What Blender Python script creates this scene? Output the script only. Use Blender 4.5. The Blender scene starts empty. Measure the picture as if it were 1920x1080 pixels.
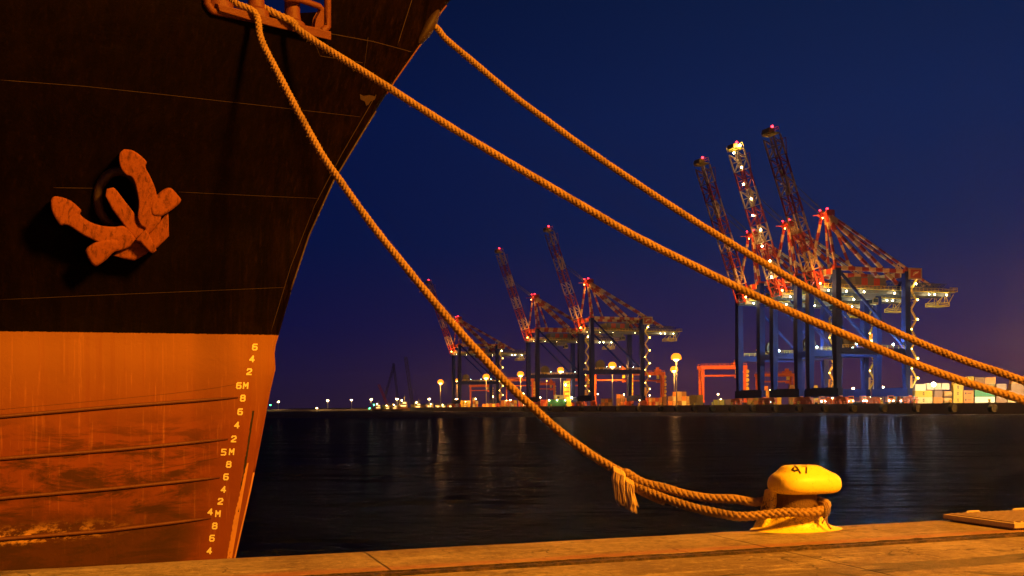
import bpy, bmesh, math, random
import numpy as np
from mathutils import Vector, Matrix
from mathutils.bvhtree import BVHTree
random.seed(7)
rng = np.random.default_rng(5)
SC = bpy.context.scene
COL = SC.collection
R = math.radians

# ------------------------------------------------------------------ camera maths
F = 1920*35/36; Y0 = 764.5; RHO = 0.0052; EYE = 1.25
CR, SR = math.cos(RHO), math.sin(RHO)
def ray(px, py):
    a = (px-960)/F; c = (Y0-py)/F
    return Vector((a*CR+c*SR, 1.0, -a*SR+c*CR))
CAMP = Vector((0, 0, EYE))
def at(px, py, d): return CAMP + ray(px, py)*d          # point at depth d
def on_z(px, py, z):
    r = ray(px, py); return CAMP + r*((z-EYE)/r.z)
ANG = R(19.6)
U = Vector((math.cos(ANG), math.sin(ANG), 0)); NN = Vector((-math.sin(ANG), math.cos(ANG), 0))
def un(s, t, z=0): return U*s + NN*t + Vector((0, 0, z))
WATER = -1.45
TQ = 2.0                                                 # level of the far terminal's quay

# ------------------------------------------------------------------ object helpers
def link(o, parent=None):
    COL.objects.link(o)
    if parent is not None: o.parent = parent
    return o
def tag(o, label=None, cat=None, group=None, kind=None):
    if label: o['label'] = label
    if cat: o['category'] = cat
    if group: o['group'] = group
    if kind: o['kind'] = kind
    return o
def empty(name, loc=(0,0,0), rz=0.0, parent=None):
    o = bpy.data.objects.new(name, None); o.location = loc; o.rotation_euler = (0,0,rz)
    o.empty_display_size = .3
    return link(o, parent)
def kids(o): return [c for c in bpy.data.objects if c.parent == o]
KIDS = {}
def copy_tree(o, parent=None):
    c = o.copy(); COL.objects.link(c); c.parent = parent
    for ch in KIDS.setdefault(o.name, kids(o)): copy_tree(ch, c)
    return c

class MB:
    def __init__(s): s.v = []; s.f = []; s.m = []
    def add(s, vs, fs, mi=0):
        b = len(s.v); s.v.extend([tuple(v) for v in vs])
        for f in fs: s.f.append(tuple(b+i for i in f)); s.m.append(mi)
    def box(s, c, d, mi=0, rot=None):
        vs = []
        for x in (-.5,.5):
            for y in (-.5,.5):
                for z in (-.5,.5):
                    v = Vector((x*d[0], y*d[1], z*d[2]))
                    if rot is not None: v = rot @ v
                    vs.append(v + Vector(c))
        s.add(vs, [(0,1,3,2),(4,6,7,5),(0,4,5,1),(2,3,7,6),(0,2,6,4),(1,5,7,3)], mi)
    def beam(s, a, b, w, h=None, mi=0, up=(0,0,1)):
        a = Vector(a); b = Vector(b); h = h or w
        d = b-a; L = d.length
        if L < 1e-6: return
        d.normalize(); up = Vector(up)
        x = d.cross(up)
        if x.length < 1e-3: x = d.cross(Vector((0,1,0)))
        x.normalize(); y = x.cross(d)
        vs = []
        for p in (a, b):
            for i, j in ((-1,-1),(1,-1),(1,1),(-1,1)): vs.append(p + x*(i*w/2) + y*(j*h/2))
        s.add(vs, [(3,2,1,0),(4,5,6,7),(0,1,5,4),(1,2,6,5),(2,3,7,6),(3,0,4,7)], mi)
    def striped(s, a, b, w, h, step, first=0):
        a = Vector(a); b = Vector(b); n = max(1, round((b-a).length/step))
        for i in range(n): s.beam(a.lerp(b, i/n), a.lerp(b, (i+1)/n), w, h, (i+first) % 2)
    def tube(s, pts, r, n=8, mi=0, cap=True, closed=False):
        pts = [Vector(p) for p in pts]; N = len(pts)
        rr = r if hasattr(r, '__len__') else [r]*N
        prev = None; rings = []
        for i, p in enumerate(pts):
            if closed: t = pts[(i+1) % N]-pts[i-1]
            else: t = pts[min(i+1, N-1)]-pts[max(i-1, 0)]
            t.normalize()
            if prev is None:
                x = t.cross(Vector((0,0,1)))
                if x.length < .05: x = t.cross(Vector((1,0,0)))
            else: x = prev - t*prev.dot(t)
            x.normalize(); prev = x; y = t.cross(x)
            rings.append([p + (x*math.cos(2*math.pi*k/n)+y*math.sin(2*math.pi*k/n))*rr[i] for k in range(n)])
        vs = [v for rg in rings for v in rg]; fs = []
        M = N if closed else N-1
        for i in range(M):
            j = (i+1) % N
            for k in range(n): fs.append((i*n+k, i*n+(k+1) % n, j*n+(k+1) % n, j*n+k))
        if cap and not closed: fs += [tuple(range(n-1, -1, -1)), tuple((N-1)*n+k for k in range(n))]
        s.add(vs, fs, mi)
    def loft(s, rings, mi=0, cap0=True, cap1=True):
        n = len(rings[0]); vs = [v for rg in rings for v in rg]; fs = []
        for i in range(len(rings)-1):
            for k in range(n): fs.append((i*n+k, i*n+(k+1) % n, (i+1)*n+(k+1) % n, (i+1)*n+k))
        if cap0: fs.append(tuple(range(n-1, -1, -1)))
        if cap1: fs.append(tuple((len(rings)-1)*n+k for k in range(n)))
        s.add(vs, fs, mi)
    def lathe(s, prof, c=(0,0,0), n=20, mi=0):
        c = Vector(c)
        s.loft([[c+Vector((r*math.cos(2*math.pi*k/n), r*math.sin(2*math.pi*k/n), z)) for k in range(n)] for r, z in prof], mi)
    def ico(s, c, r, sub=1, mi=0):
        bm = bmesh.new(); bmesh.ops.create_icosphere(bm, subdivisions=sub, radius=r)
        bm.verts.ensure_lookup_table()
        s.add([v.co+Vector(c) for v in bm.verts], [[v.index for v in f.verts] for f in bm.faces], mi); bm.free()
    def mesh(s, name, mats):
        me = bpy.data.meshes.new(name); me.from_pydata(s.v, [], s.f)
        for m in (mats if isinstance(mats, (list, tuple)) else [mats]): me.materials.append(m)
        me.polygons.foreach_set('material_index', s.m); me.update()
        return me
    def build(s, name, mats, parent=None, smooth=False, loc=None, rz=None, bevel=0):
        me = s.mesh(name, mats)
        if bevel:
            bm = bmesh.new(); bm.from_mesh(me)
            bmesh.ops.bevel(bm, geom=[e for e in bm.edges if len(e.link_faces) == 2 and e.calc_face_angle() > .5], offset=bevel, segments=2, affect='EDGES', profile=.5)
            bm.to_mesh(me); bm.free()
        if smooth:
            me.polygons.foreach_set('use_smooth', [True]*len(me.polygons))
        o = bpy.data.objects.new(name, me)
        if loc is not None: o.location = loc
        if rz is not None: o.rotation_euler = (0,0,rz)
        link(o, parent)
        if smooth == 'auto':
            for e in me.edges: pass
            bm = bmesh.new(); bm.from_mesh(me)
            for e in bm.edges:
                if len(e.link_faces) == 2 and e.calc_face_angle() > .6: e.smooth = False
            bm.to_mesh(me); bm.free()
        return o

def spline(pts, step):
    """Catmull-Rom through pts, resampled evenly."""
    P = np.array([list(p) for p in pts], float)
    P = np.vstack([2*P[0]-P[1], P, 2*P[-1]-P[-2]])
    out = []
    for i in range(1, len(P)-2):
        p0, p1, p2, p3 = P[i-1], P[i], P[i+1], P[i+2]
        t = np.linspace(0, 1, 40, endpoint=False)[:, None]
        out.append(.5*((2*p1)+(-p0+p2)*t+(2*p0-5*p1+4*p2-p3)*t**2+(-p0+3*p1-3*p2+p3)*t**3))
    out.append(P[-2][None]); C = np.vstack(out)
    d = np.r_[0, np.cumsum(np.linalg.norm(np.diff(C, axis=0), axis=1))]
    n = max(3, int(d[-1]/step)); q = np.linspace(0, d[-1], n)
    return np.stack([np.interp(q, d, C[:, k]) for k in range(3)], 1)

def plaited(name, pts, dia, mat, parent, pitch=.27, step=.0105, ns=6, phase=0.0):
    """eight-strand plaited hawser swept along pts: four strands each way round, crossing over and under"""
    P = spline(pts, step); N = len(P)
    T = np.gradient(P, axis=0); T /= np.linalg.norm(T, axis=1)[:, None]
    X = np.zeros_like(P); x = np.cross(T[0], [0,0,1.0]); x /= np.linalg.norm(x); X[0] = x
    for i in range(1, N):
        x = X[i-1]-T[i]*np.dot(X[i-1], T[i]); X[i] = x/np.linalg.norm(x)
    Y = np.cross(T, X)
    L = np.r_[0, np.cumsum(np.linalg.norm(np.diff(P, axis=0), axis=1))]
    wob = 1+.035*np.sin(L*7.3+phase)+.03*np.sin(L*17.1+1.3)
    w = 2*np.pi*L/pitch+phase
    Rm, dl, rs = dia*.285, dia*.062, dia*.165
    V = []; FA = []; base = 0
    for sgn in (1, -1):
        for k in range(4):
            ph = sgn*w+k*np.pi/2
            rad = (Rm+sgn*dl*np.cos(4*w))*wob
            C = P+(X*np.cos(ph)[:, None]+Y*np.sin(ph)[:, None])*rad[:, None]
            TT = np.gradient(C, axis=0); TT /= np.linalg.norm(TT, axis=1)[:, None]
            ro = X*np.cos(ph)[:, None]+Y*np.sin(ph)[:, None]
            ro = ro-TT*np.sum(ro*TT, 1)[:, None]; ro /= np.linalg.norm(ro, axis=1)[:, None]
            si = np.cross(TT, ro)
            a = 2*np.pi*np.arange(ns)/ns
            jit = 1+rng.normal(0, .05, (N, ns))
            ring = C[:, None]+(ro[:, None]*np.cos(a)[None, :, None]*.92+si[:, None]*np.sin(a)[None, :, None]*1.22)*(rs*jit)[:, :, None]
            V.append(ring.reshape(-1, 3))
            i = np.arange(N-1)[:, None]*ns; kk = np.arange(ns)[None]; k2 = (kk+1) % ns
            FA.append(np.stack([i+kk, i+k2, i+ns+k2, i+ns+kk], -1).reshape(-1, 4)+base); base += N*ns
    V = np.vstack(V); FA = np.vstack(FA)
    # a few loose yarns standing off the rope
    me = bpy.data.meshes.new(name)
    me.vertices.add(len(V)); me.vertices.foreach_set('co', V.astype(np.float32).ravel())
    me.loops.add(FA.size); me.loops.foreach_set('vertex_index', FA.astype(np.int32).ravel())
    me.polygons.add(len(FA)); me.polygons.foreach_set('loop_start', np.arange(0, FA.size, 4, dtype=np.int32))
    me.polygons.foreach_set('use_smooth', [True]*len(FA))
    me.materials.append(mat); me.update(calc_edges=True); me.validate()
    return link(bpy.data.objects.new(name, me), parent)

# ------------------------------------------------------------------ materials
class NT:
    def __init__(s, m): s.t = m.node_tree; s.n = s.t.nodes; s.l = s.t.links
    def new(s, typ, **kw):
        n = s.n.new(typ); ins = kw.pop('ins', {})
        for k, v in kw.items(): setattr(n, k, v)
        for k, v in ins.items():
            if hasattr(v, 'is_linked') or isinstance(v, bpy.types.NodeSocket): s.l.new(v, n.inputs[k])
            else: n.inputs[k].default_value = v
        return n
    def math(s, op, a, b=0.0, c=0.0, clamp=False):
        n = s.new('ShaderNodeMath', operation=op, use_clamp=clamp)
        for i, v in enumerate((a, b, c)):
            if isinstance(v, bpy.types.NodeSocket): s.l.new(v, n.inputs[i])
            else: n.inputs[i].default_value = v
        return n.outputs[0]
    def mix(s, f, a, b, typ='MIX'):
        n = s.new('ShaderNodeMix', data_type='RGBA', blend_type=typ)
        for i, v in ((0, f), (6, a), (7, b)):
            if isinstance(v, bpy.types.NodeSocket): s.l.new(v, n.inputs[i])
            else: n.inputs[i].default_value = v if i == 0 else (*v[:3], 1)
        return n.outputs[2]
    def coord(s, sc=(1,1,1), out='Object', rot=(0,0,0)):
        tc = s.new('ShaderNodeTexCoord')
        mp = s.new('ShaderNodeMapping'); mp.inputs['Scale'].default_value = sc; mp.inputs['Rotation'].default_value = rot
        s.l.new(tc.outputs[out], mp.inputs['Vector']); return mp.outputs[0]
    def noise(s, vec, scale, detail=5, rough=.6, dist=0.0):
        n = s.new('ShaderNodeTexNoise'); s.l.new(vec, n.inputs['Vector'])
        n.inputs['Scale'].default_value = scale; n.inputs['Detail'].default_value = detail
        n.inputs['Roughness'].default_value = rough; n.inputs['Distortion'].default_value = dist
        return n.outputs['Fac']
    def step(s, v, a, b):
        n = s.new('ShaderNodeMapRange', interpolation_type='SMOOTHSTEP')
        if isinstance(v, bpy.types.NodeSocket): s.l.new(v, n.inputs['Value'])
        n.inputs['From Min'].default_value = a; n.inputs['From Max'].default_value = b
        return n.outputs[0]
    def bump(s, h, strength, dist):
        n = s.new('ShaderNodeBump'); s.l.new(h, n.inputs['Height'])
        n.inputs['Strength'].default_value = strength; n.inputs['Distance'].default_value = dist
        return n.outputs[0]
def newmat(name):
    m = bpy.data.materials.new(name); m.use_nodes = True
    return m, NT(m), m.node_tree.nodes['Principled BSDF']
def paint(name, col, rough=.55, metal=0.0, var=.35, scale=2.0, bump=.15, dirt=(.05,.035,.025), dirtamt=.5, bdist=.02):
    m, t, p = newmat(name)
    v = t.coord(); n1 = t.noise(v, scale, 6, .65); n2 = t.noise(v, scale*7.3, 4, .6)
    c1 = t.mix(t.math('MULTIPLY', n1, 1.0), [x*(1-var) for x in col], [min(1, x*(1+var)) for x in col])
    c2 = t.mix(t.math('MULTIPLY', t.step(t.math('ADD', t.math('MULTIPLY', n1, .6), t.math('MULTIPLY', n2, .4)), .52, .72), dirtamt), c1, dirt)
    t.l.new(c2, p.inputs['Base Color'])
    p.inputs['Metallic'].default_value = metal
    t.l.new(t.math('ADD', t.math('MULTIPLY', n2, .3), rough-.15), p.inputs['Roughness'])
    if bump: t.l.new(t.bump(t.math('ADD', n1, n2), bump, bdist), p.inputs['Normal'])
    return m
def lamp(name, col, strength):
    m, t, p = newmat(name); t.n.remove(p)
    e = t.new('ShaderNodeEmission'); e.inputs[0].default_value = (*col, 1); e.inputs[1].default_value = strength
    t.l.new(e.outputs[0], t.n['Material Output'].inputs[0]); return m

M = {}
M['crane_blue'] = paint('crane_blue', (.005,.012,.10), .6, scale=.15, bump=.05, dirtamt=.10); M['crane_blue'].node_tree.nodes['Principled BSDF'].inputs['Specular IOR Level'].default_value = .08
M['crane_red'] = paint('crane_red', (.36,.028,.012), .5, scale=.2, bump=.05)
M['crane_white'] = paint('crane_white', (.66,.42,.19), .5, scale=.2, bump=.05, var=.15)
M['steel_grey'] = paint('steel_grey', (.10,.10,.10), .6, scale=.3, bump=.05)
M['dark_steel'] = paint('dark_steel', (.035,.03,.028), .6, scale=.3, bump=.05)
M['safety_yellow'] = paint('safety_yellow', (.65,.45,.04), .5, scale=.5, bump=.05)
M['gantry_red'] = paint('gantry_red', (.62,.10,.015), .5, scale=.2, bump=.05)
M['sign_red'] = paint('sign_red', (.45,.06,.02), .5, scale=.3, bump=0)
M['pole_grey'] = paint('pole_grey', (.4,.38,.33), .5, scale=.4, bump=0)
M['rubber'] = paint('rubber', (.012,.011,.010), .8, scale=1, bump=.1)
M['glass_dark'] = paint('glass_dark', (.02,.025,.03), .15, scale=1, bump=0)
M['far_concrete'] = paint('far_concrete', (.26,.19,.11), .85, scale=.3, bump=.2)
M['yard_asphalt'] = paint('yard_asphalt', (.10,.09,.08), .8, scale=.1, bump=.1)
M['sodium'] = lamp('sodium_lamp', (1, .40, .06), 2900)
M['sodium_small'] = lamp('small_sodium_lamp', (1, .62, .25), 90)
M['floodwhite'] = lamp('white_floodlight', (.66, 1, .95), 1500)
M['floodwarm'] = lamp('warm_floodlight', (1, .80, .40), 150)
M['stairlamp'] = lamp('stair_lamp', (1, .68, .12), 20)
M['red_light'] = lamp('red_beacon', (1, .02, .03), 14)
M['green_light'] = lamp('green_beacon', (.05, 1, .25), 30)
M['window_lit'] = lamp('lit_window', (1, .62, .18), 3.0)
CCOL = {'cream':(.62,.55,.30),'yellow':(.60,.42,.04),'white':(.72,.70,.64),'orange':(.55,.20,.03),'tan':(.45,.30,.13),
        'brown':(.20,.09,.035),'mauve':(.26,.16,.13),'green':(.03,.22,.11),'blue':(.03,.14,.42),'olive':(.18,.15,.05),'red':(.40,.05,.02),'grey':(.3,.29,.27)}
for k, c in CCOL.items(): M['box_'+k] = paint('container_'+k, c, .5, scale=.4, bump=.05, var=.2)

# ------------------------------------------------------------------ world and camera
w = bpy.data.worlds.new('World'); SC.world = w; w.use_nodes = True
t = NT(w); bg = w.node_tree.nodes['Background']
tc = t.new('ShaderNodeTexCoord'); sep = t.new('ShaderNodeSeparateXYZ'); t.l.new(tc.outputs['Generated'], sep.inputs[0])
X_, Y_, Z_ = sep.outputs
cr = t.new('ShaderNodeValToRGB'); t.l.new(t.math('MULTIPLY', Z_, 2.0, clamp=True), cr.inputs[0])
def lin(r, g, b): return tuple(((x/255+.055)/1.055)**2.4 if x > 10 else x/255/12.92 for x in (r, g, b))
stops = [(0.0, (70,38,60)), (.06, (62,36,68)), (.16, (39,30,75)), (.32, (18,31,77)), (.55, (15,32,78)), (.80, (12,27,64)), (1.0, (8,18,46))]
el = cr.color_ramp.elements
for i, (p_, c_) in enumerate(stops):
    e = el[i] if i < 2 else el.new(p_)
    e.position = p_; e.color = (*lin(*c_), 1)
# azimuth: the sea side on the left is darker, the lit terminal on the right brighter
az = t.step(t.math('DIVIDE', X_, t.math('ADD', t.math('ABSOLUTE', Y_), .05)), -.35, .45)
dim = t.mix(az, (.20,.36,.60), (1.05,1.05,1.0))
sky = t.mix(1.0, cr.outputs[0], dim, 'MULTIPLY')
nis = t.new('ShaderNodeTexSky', sky_type='NISHITA', sun_disc=False, sun_elevation=R(-5), sun_rotation=R(200))
add = t.mix(1.0, sky, t.mix(1.0, nis.outputs[0], (.05,.05,.05), 'MULTIPLY'), 'ADD')
t.l.new(add, bg.inputs[0]); bg.inputs[1].default_value = 1.0

cd = bpy.data.cameras.new('Camera'); cam = bpy.data.objects.new('Camera', cd); COL.objects.link(cam)
cd.sensor_width = 36; cd.lens = 35; cd.clip_end = 20000; cd.clip_start = .05
cd.shift_y = (Y0-540)/1920
cam.matrix_world = Matrix(((CR, SR, 0, 0), (0, 0, -1, 0), (-SR, CR, 0, EYE), (0, 0, 0, 1)))
SC.camera = cam
SC.view_settings.view_transform = 'Standard'; SC.view_settings.look = 'None'
SC.cycles.sample_clamp_direct = 40.0; SC.cycles.sample_clamp_indirect = 2.0
SC.view_settings.exposure = 0; SC.view_settings.gamma = 1

# ------------------------------------------------------------------ water
m, t, p = newmat('night_water')
v = t.coord((1, 1.0, 1))
h = t.math('ADD', t.math('ADD', t.math('MULTIPLY', t.noise(v, .6, 3, .55, .3), 1.0), t.math('MULTIPLY', t.noise(t.coord((.6,1.3,1)), .25, 2, .5, .4), 2.4)), t.math('MULTIPLY', t.noise(t.coord((.75, 1.25, 1)), 2.6, 5, .66, .5), .8))
geo = t.new('ShaderNodeNewGeometry'); spx = t.new('ShaderNodeSeparateXYZ'); t.l.new(geo.outputs['Position'], spx.inputs[0])
chop = t.math('ADD', .09, t.math('MULTIPLY', t.step(spx.outputs[1], 200, 385), .42))
gust = t.math('ADD', .45, t.math('MULTIPLY', t.step(t.noise(t.coord((.06,.16,1)), 1.0, 3, .6), .35, .65), .9))
nb_ = t.bump(t.math('MULTIPLY', h, gust), 1.0, 1.0)
t.n.remove(p)
fr = t.new('ShaderNodeFresnel', ins={'IOR': 1.33, 'Normal': nb_})
gl = t.new('ShaderNodeBsdfGlossy', ins={'Color': (.46,.50,.98,1), 'Roughness': chop, 'Normal': nb_})
df = t.new('ShaderNodeBsdfDiffuse', ins={'Color': (.0006,.0011,.0035,1), 'Normal': nb_})
ms = t.new('ShaderNodeMixShader'); t.l.new(t.math('ADD', t.math('MULTIPLY', fr.outputs[0], .22), t.math('MULTIPLY', t.math('POWER', fr.outputs[0], 6.0), 1.1)), ms.inputs[0]); t.l.new(df.outputs[0], ms.inputs[1]); t.l.new(gl.outputs[0], ms.inputs[2])
t.l.new(ms.outputs[0], t.n['Material Output'].inputs[0])
mb = MB(); S = 6000
mb.add([(-S,-60,0),(S,-60,0),(S,S,0),(-S,S,0)], [(0,1,2,3)])
o = mb.build('water', m, loc=(0,0,WATER)); tag(o, kind='structure')

# ------------------------------------------------------------------ near quay
TE = 8.72
def tu(px, py): v = on_z(px, py, 0); return v.dot(U), v.dot(NN)
TR = sum(tu(*q)[1] for q in ((700,1076),(1080,1054),(1500,1028),(1920,1001.5)))/4
TE = sum(tu(*q)[1] for q in ((450,1046),(960,1018),(1400,990),(1920,965)))/4
TRK = TR
m, t, p = newmat('quay_concrete')
v = t.coord(); big = t.noise(v, .55, 6, .65, .5); mid = t.noise(v, 3.1, 8, .72); fine = t.noise(v, 34, 5, .7); grit = t.noise(v, 140, 2, .6)
lon = t.noise(t.coord((.55, 2.6, 1)), 1.6, 6, .6, .6)
c = t.mix(t.step(big, .3, .7), (.165,.12,.075), (.37,.30,.20))
c = t.mix(t.math('MULTIPLY', t.step(lon, .5, .72), .75), c, (.50,.43,.30))
c = t.mix(t.math('MULTIPLY', t.step(mid, .50, .66), .55), c, (.13,.09,.05))
med = t.noise(v, 11, 6, .78, .3); c = t.mix(t.math('MULTIPLY', t.step(med, .50, .64), .55), c, (.10,.07,.04)); c = t.mix(t.math('MULTIPLY', t.step(med, .46, .36), .40), c, (.56,.47,.32))
oil = t.noise(v, 1.15, 5, .62, .8); c = t.mix(t.math('MULTIPLY', t.step(oil, .60, .68), .75), c, (.055,.04,.025))
vor = t.new('ShaderNodeTexVoronoi', feature='DISTANCE_TO_EDGE'); vor.inputs['Scale'].default_value = 1.1
wv = t.new('ShaderNodeVectorMath', operation='ADD'); t.l.new(v, wv.inputs[0]); nz_ = t.new('ShaderNodeTexNoise'); nz_.inputs['Scale'].default_value = 4; t.l.new(v, nz_.inputs['Vector'])
vs_ = t.new('ShaderNodeVectorMath', operation='SCALE'); t.l.new(nz_.outputs['Color'], vs_.inputs[0]); vs_.inputs['Scale'].default_value = .35; t.l.new(vs_.outputs[0], wv.inputs[1]); t.l.new(wv.outputs[0], vor.inputs['Vector'])
crk = t.math('MULTIPLY', t.math('SUBTRACT', 1.0, t.step(vor.outputs['Distance'], .003, .014)), t.step(t.noise(v, .8, 2, .5), .5, .58)); c = t.mix(t.math('MULTIPLY', crk, .8), c, (.05,.035,.02))
c = t.mix(t.math('MULTIPLY', t.step(fine, .55, .75), .28), c, (.09,.07,.05))
sx = t.new('ShaderNodeSeparateXYZ'); t.l.new(t.coord(), sx.inputs[0])
wav = t.math('ADD', sx.outputs[1], t.math('MULTIPLY', t.math('SUBTRACT', mid, .5), .16))
# red-brown rust stained strip beside the crane rail
rs_ = t.math('MULTIPLY', t.step(wav, TRK+.1, TRK+.2), t.math('SUBTRACT', 1.0, t.step(wav, TRK+.22, TRK+.42)))
c = t.mix(t.math('MULTIPLY', rs_, .55), c, (.36,.12,.06))
# a darker strip of asphalt patching
wv2 = t.math('ADD', sx.outputs[1], t.math('MULTIPLY', t.math('SUBTRACT', t.noise(v, 1.3, 6, .7), .5), .34))
st = t.math('MULTIPLY', t.step(wv2, TRK-1.36, TRK-1.30), t.math('SUBTRACT', 1.0, t.step(wv2, TRK-1.00, TRK-.95)))
c = t.mix(t.math('MULTIPLY', st, t.math('MULTIPLY', t.step(big, .25, .5), .8)), c, (.09,.075,.055))
wet = t.math('MULTIPLY', st, t.step(t.noise(t.coord((1,2.5,1)), 1.1, 5, .7), .50, .62))
c = t.mix(wet, c, (.03,.025,.02))
# slab joints across the apron
bl = t.math('ABSOLUTE', t.math('SUBTRACT', t.math('FRACT', t.math('MULTIPLY', t.math('ADD', sx.outputs[0], t.math('MULTIPLY', mid, .03)), 1/3.4)), .5))
jt = t.math('SUBTRACT', 1.0, t.step(bl, .0, .006))
c = t.mix(t.math('MULTIPLY', jt, .7), c, (.05,.04,.03))
t.l.new(c, p.inputs['Base Color'])
t.l.new(t.math('ADD', .62, t.math('MULTIPLY', mid, .3)), p.inputs['Roughness'])
hh = t.math('ADD', t.math('ADD', t.math('MULTIPLY', mid, .6), t.math('MULTIPLY', fine, .35)), t.math('SUBTRACT', t.math('MULTIPLY', grit, .15), t.math('MULTIPLY', jt, .8)))
hh = t.math('ADD', hh, t.math('MULTIPLY', med, .7))
t.l.new(t.bump(hh, 1.0, .035), p.inputs['Normal'])
M['quay'] = m
def station_sheet(name, prof, s0, s1, ds, mat, jitter=None):
    mb = MB(); ss = np.arange(s0, s1+ds*.5, ds); n = len(prof)
    vs = []
    for i, s in enumerate(ss):
        for k, (t_, z_) in enumerate(prof):
            dt, dz = jitter(s, k) if jitter else (0, 0)
            vs.append((s, t_+dt, z_+dz))
    fs = [(i*n+k, (i+1)*n+k, (i+1)*n+k+1, i*n+k+1) for i in range(len(ss)-1) for k in range(n-1)]
    mb.add(vs, fs); return mb.build(name, mat, rz=ANG, smooth='auto')
from mathutils import noise as mn
def jq(s, k):
    e = 0
    if k >= 6:
        a = mn.noise((s*.9, k*.05, 0))*.025+mn.noise((s*4.1, 3, k*.1))*.014
        c_ = max(0, mn.noise((s*1.7, 9, 0))-.35)*.12
        return (a-c_*.6, -c_*.5 if k == 7 else 0)
    return (0, mn.noise((s*.6, k*3.0, 5))*.006)
prof = [(TR+.13, .0), (TR+.4, 0), (TR+.7, 0), (TR+1.0, 0), (TE-.35, 0), (TE-.15, .0), (TE-.05, -.006), (TE-.012, -.022), (TE, -.06), (TE+.005, -.3), (TE, -1.0), (TE-.02, -4.0)]
o = station_sheet('quay', [(-60, 0), (TR-3, 0), (TR-1.6, 0), (TR-.135, 0)], -30, 45, .5, M['quay'], None); tag(o, kind='structure')
o = station_sheet('quay_edge', prof, -30, 45, .09, M['quay'], jq); tag(o, kind='structure')
# crane rail sunk in its channel
m, t, p = newmat('rail_channel')
v = t.coord((1,1,1)); a = t.noise(v, 9, 6, .75); b = t.noise(v, 60, 4, .7)
t.l.new(t.mix(t.step(a, .4, .7), (.03,.02,.013), (.16,.10,.05)), p.inputs['Base Color'])
t.l.new(t.math('ADD', .25, t.math('MULTIPLY', b, .6)), p.inputs['Roughness'])
t.l.new(t.bump(t.math('ADD', a, b), 1.0, .03), p.inputs['Normal']); M['channel'] = m
prof = [(TR-.135, 0), (TR-.13, -.05), (TR-.05, -.052), (TR-.045, -.008), (TR-.035, 0.004), (TR+.03, .004), (TR+.04, -.008), (TR+.045, -.06), (TR+.12, -.06), (TR+.13, 0)]
def jr(s, k): return (mn.noise((s*6, k*2.1, 1))*.008, mn.noise((s*9, k*1.7, 2))*.010)
o = station_sheet('crane_rail', prof, -30, 45, .06, M['channel'], jr); tag(o, kind='structure')
# debris lying in the rail channel
for i in range(14):
    s_ = random.uniform(.5, 7.5); mb = MB(); mb.ico((0,0,0), 1, 1)
    mb.v = [(x*random.uniform(.7,1.2)*.05, y*random.uniform(.7,1.2)*.03, z*.015) for x, y, z in mb.v]
    o = mb.build('concrete_chip', M['quay'], loc=un(s_, TR+random.choice((-.09,.09))+random.uniform(-.02,.02), -.03), rz=random.random()*3)
    tag(o, 'small chip of concrete lying loose in the crane rail channel', 'debris', 'chips lying in the rail channel')

# ribbed steel hatch cover near the edge at the right
mb = MB()
hs0, ht0 = tu(1782, 964); hs1, ht1 = tu(1900, 984)
h_ = empty('hatch_cover', un(8.03, 0), ANG)
HW = 2.6
def hl(s, t_): return (s, t_)
ta = 7.66; tb = 8.62
mb.box((HW/2, (ta+tb)/2, .045), (HW, tb-ta, .05)); mb.box((HW/2, (ta+tb)/2, .012), (HW-.12, tb-ta-.12, .03)); mb.build('cover_plate', M.setdefault('plate', paint('steel_plate', (.46,.37,.24), .6, 0, scale=4, bump=.3)), h_, bevel=.006)
mb = MB()
for i in range(30): mb.beam((.06+i*.087, ta+.05, .075), (.06+i*.087, tb-.05, .075), .030, .016)
mb.build('ribs', M['plate'], h_)
for x in (.35, 1.0, 1.65, 2.3):
    mb = MB(); mb.tube([(x-.10, tb-.07, .07), (x-.075, tb-.07, .092), (x+.075, tb-.07, .092), (x+.10, tb-.07, .07)], .012, 8)
    mb.build('lifting_handle', M['plate'], h_, smooth=True)
tag(h_, 'ribbed rusty steel hatch cover lying on the quay edge right of the bollard', 'hatch cover')

# ------------------------------------------------------------------ ship
TC = 16.2                                                   # distance of the ship's centreline beyond the camera, along NN
stem_px = [(905,-90),(862,-20),(845,0),(825,25),(800,68),(785,88),(740,152),(690,232),(625,340),(580,440),(545,545),(521,628),(513,655),(515,692),(505,735),(490,815),(470,915),(440,1046),(422,1130),(405,1220)]
def on_plane(px, py, p0, n):
    r = ray(px, py); return CAMP + r*((p0-CAMP).dot(n)/r.dot(n))
SHIP0 = un(2.0, TC, WATER)
def to_ship(v): d = v-SHIP0; return Vector((d.dot(U), d.dot(NN), d.z))
def from_ship(v): return SHIP0+U*v[0]+NN*v[1]+Vector((0,0,v[2]))
stem = sorted([(to_ship(on_plane(x, y, un(0, TC), NN)).z, to_ship(on_plane(x, y, un(0, TC), NN)).x) for x, y in stem_px])
sz, sx_ = np.array([a for a, b in stem]), np.array([b for a, b in stem])
ZT = 9.6
def stem_x(z):
    if z > sz[-1]: return sx_[-1]+(z-sz[-1])*(sx_[-1]-sx_[-4])/(sz[-1]-sz[-4])
    if z < sz[0]: return sx_[0]+(z-sz[0])*(sx_[2]-sx_[0])/(sz[2]-sz[0])
    return float(np.interp(z, sz, sx_))
def half(s, z):
    zz = (z-3.6)/5.2; zz = min(1, max(0, zz)); k = .30+.34*zz*zz*(3-2*zz)
    B = 5.9
    return B*(1-math.exp(-k*s/B))+.055*(1-math.exp(-s/.035))
zs = np.r_[np.arange(-1.5, 6.9, .10), np.arange(6.9, 9.3, .035), np.arange(9.3, ZT+.01, .10)]
ss = np.r_[0, .012, .03, .06, .10, .16, np.arange(.24, 1.6, .09), np.arange(1.6, 5.6, .035), np.arange(5.6, 8, .1), np.arange(8, 60, 2.0)]
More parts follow.
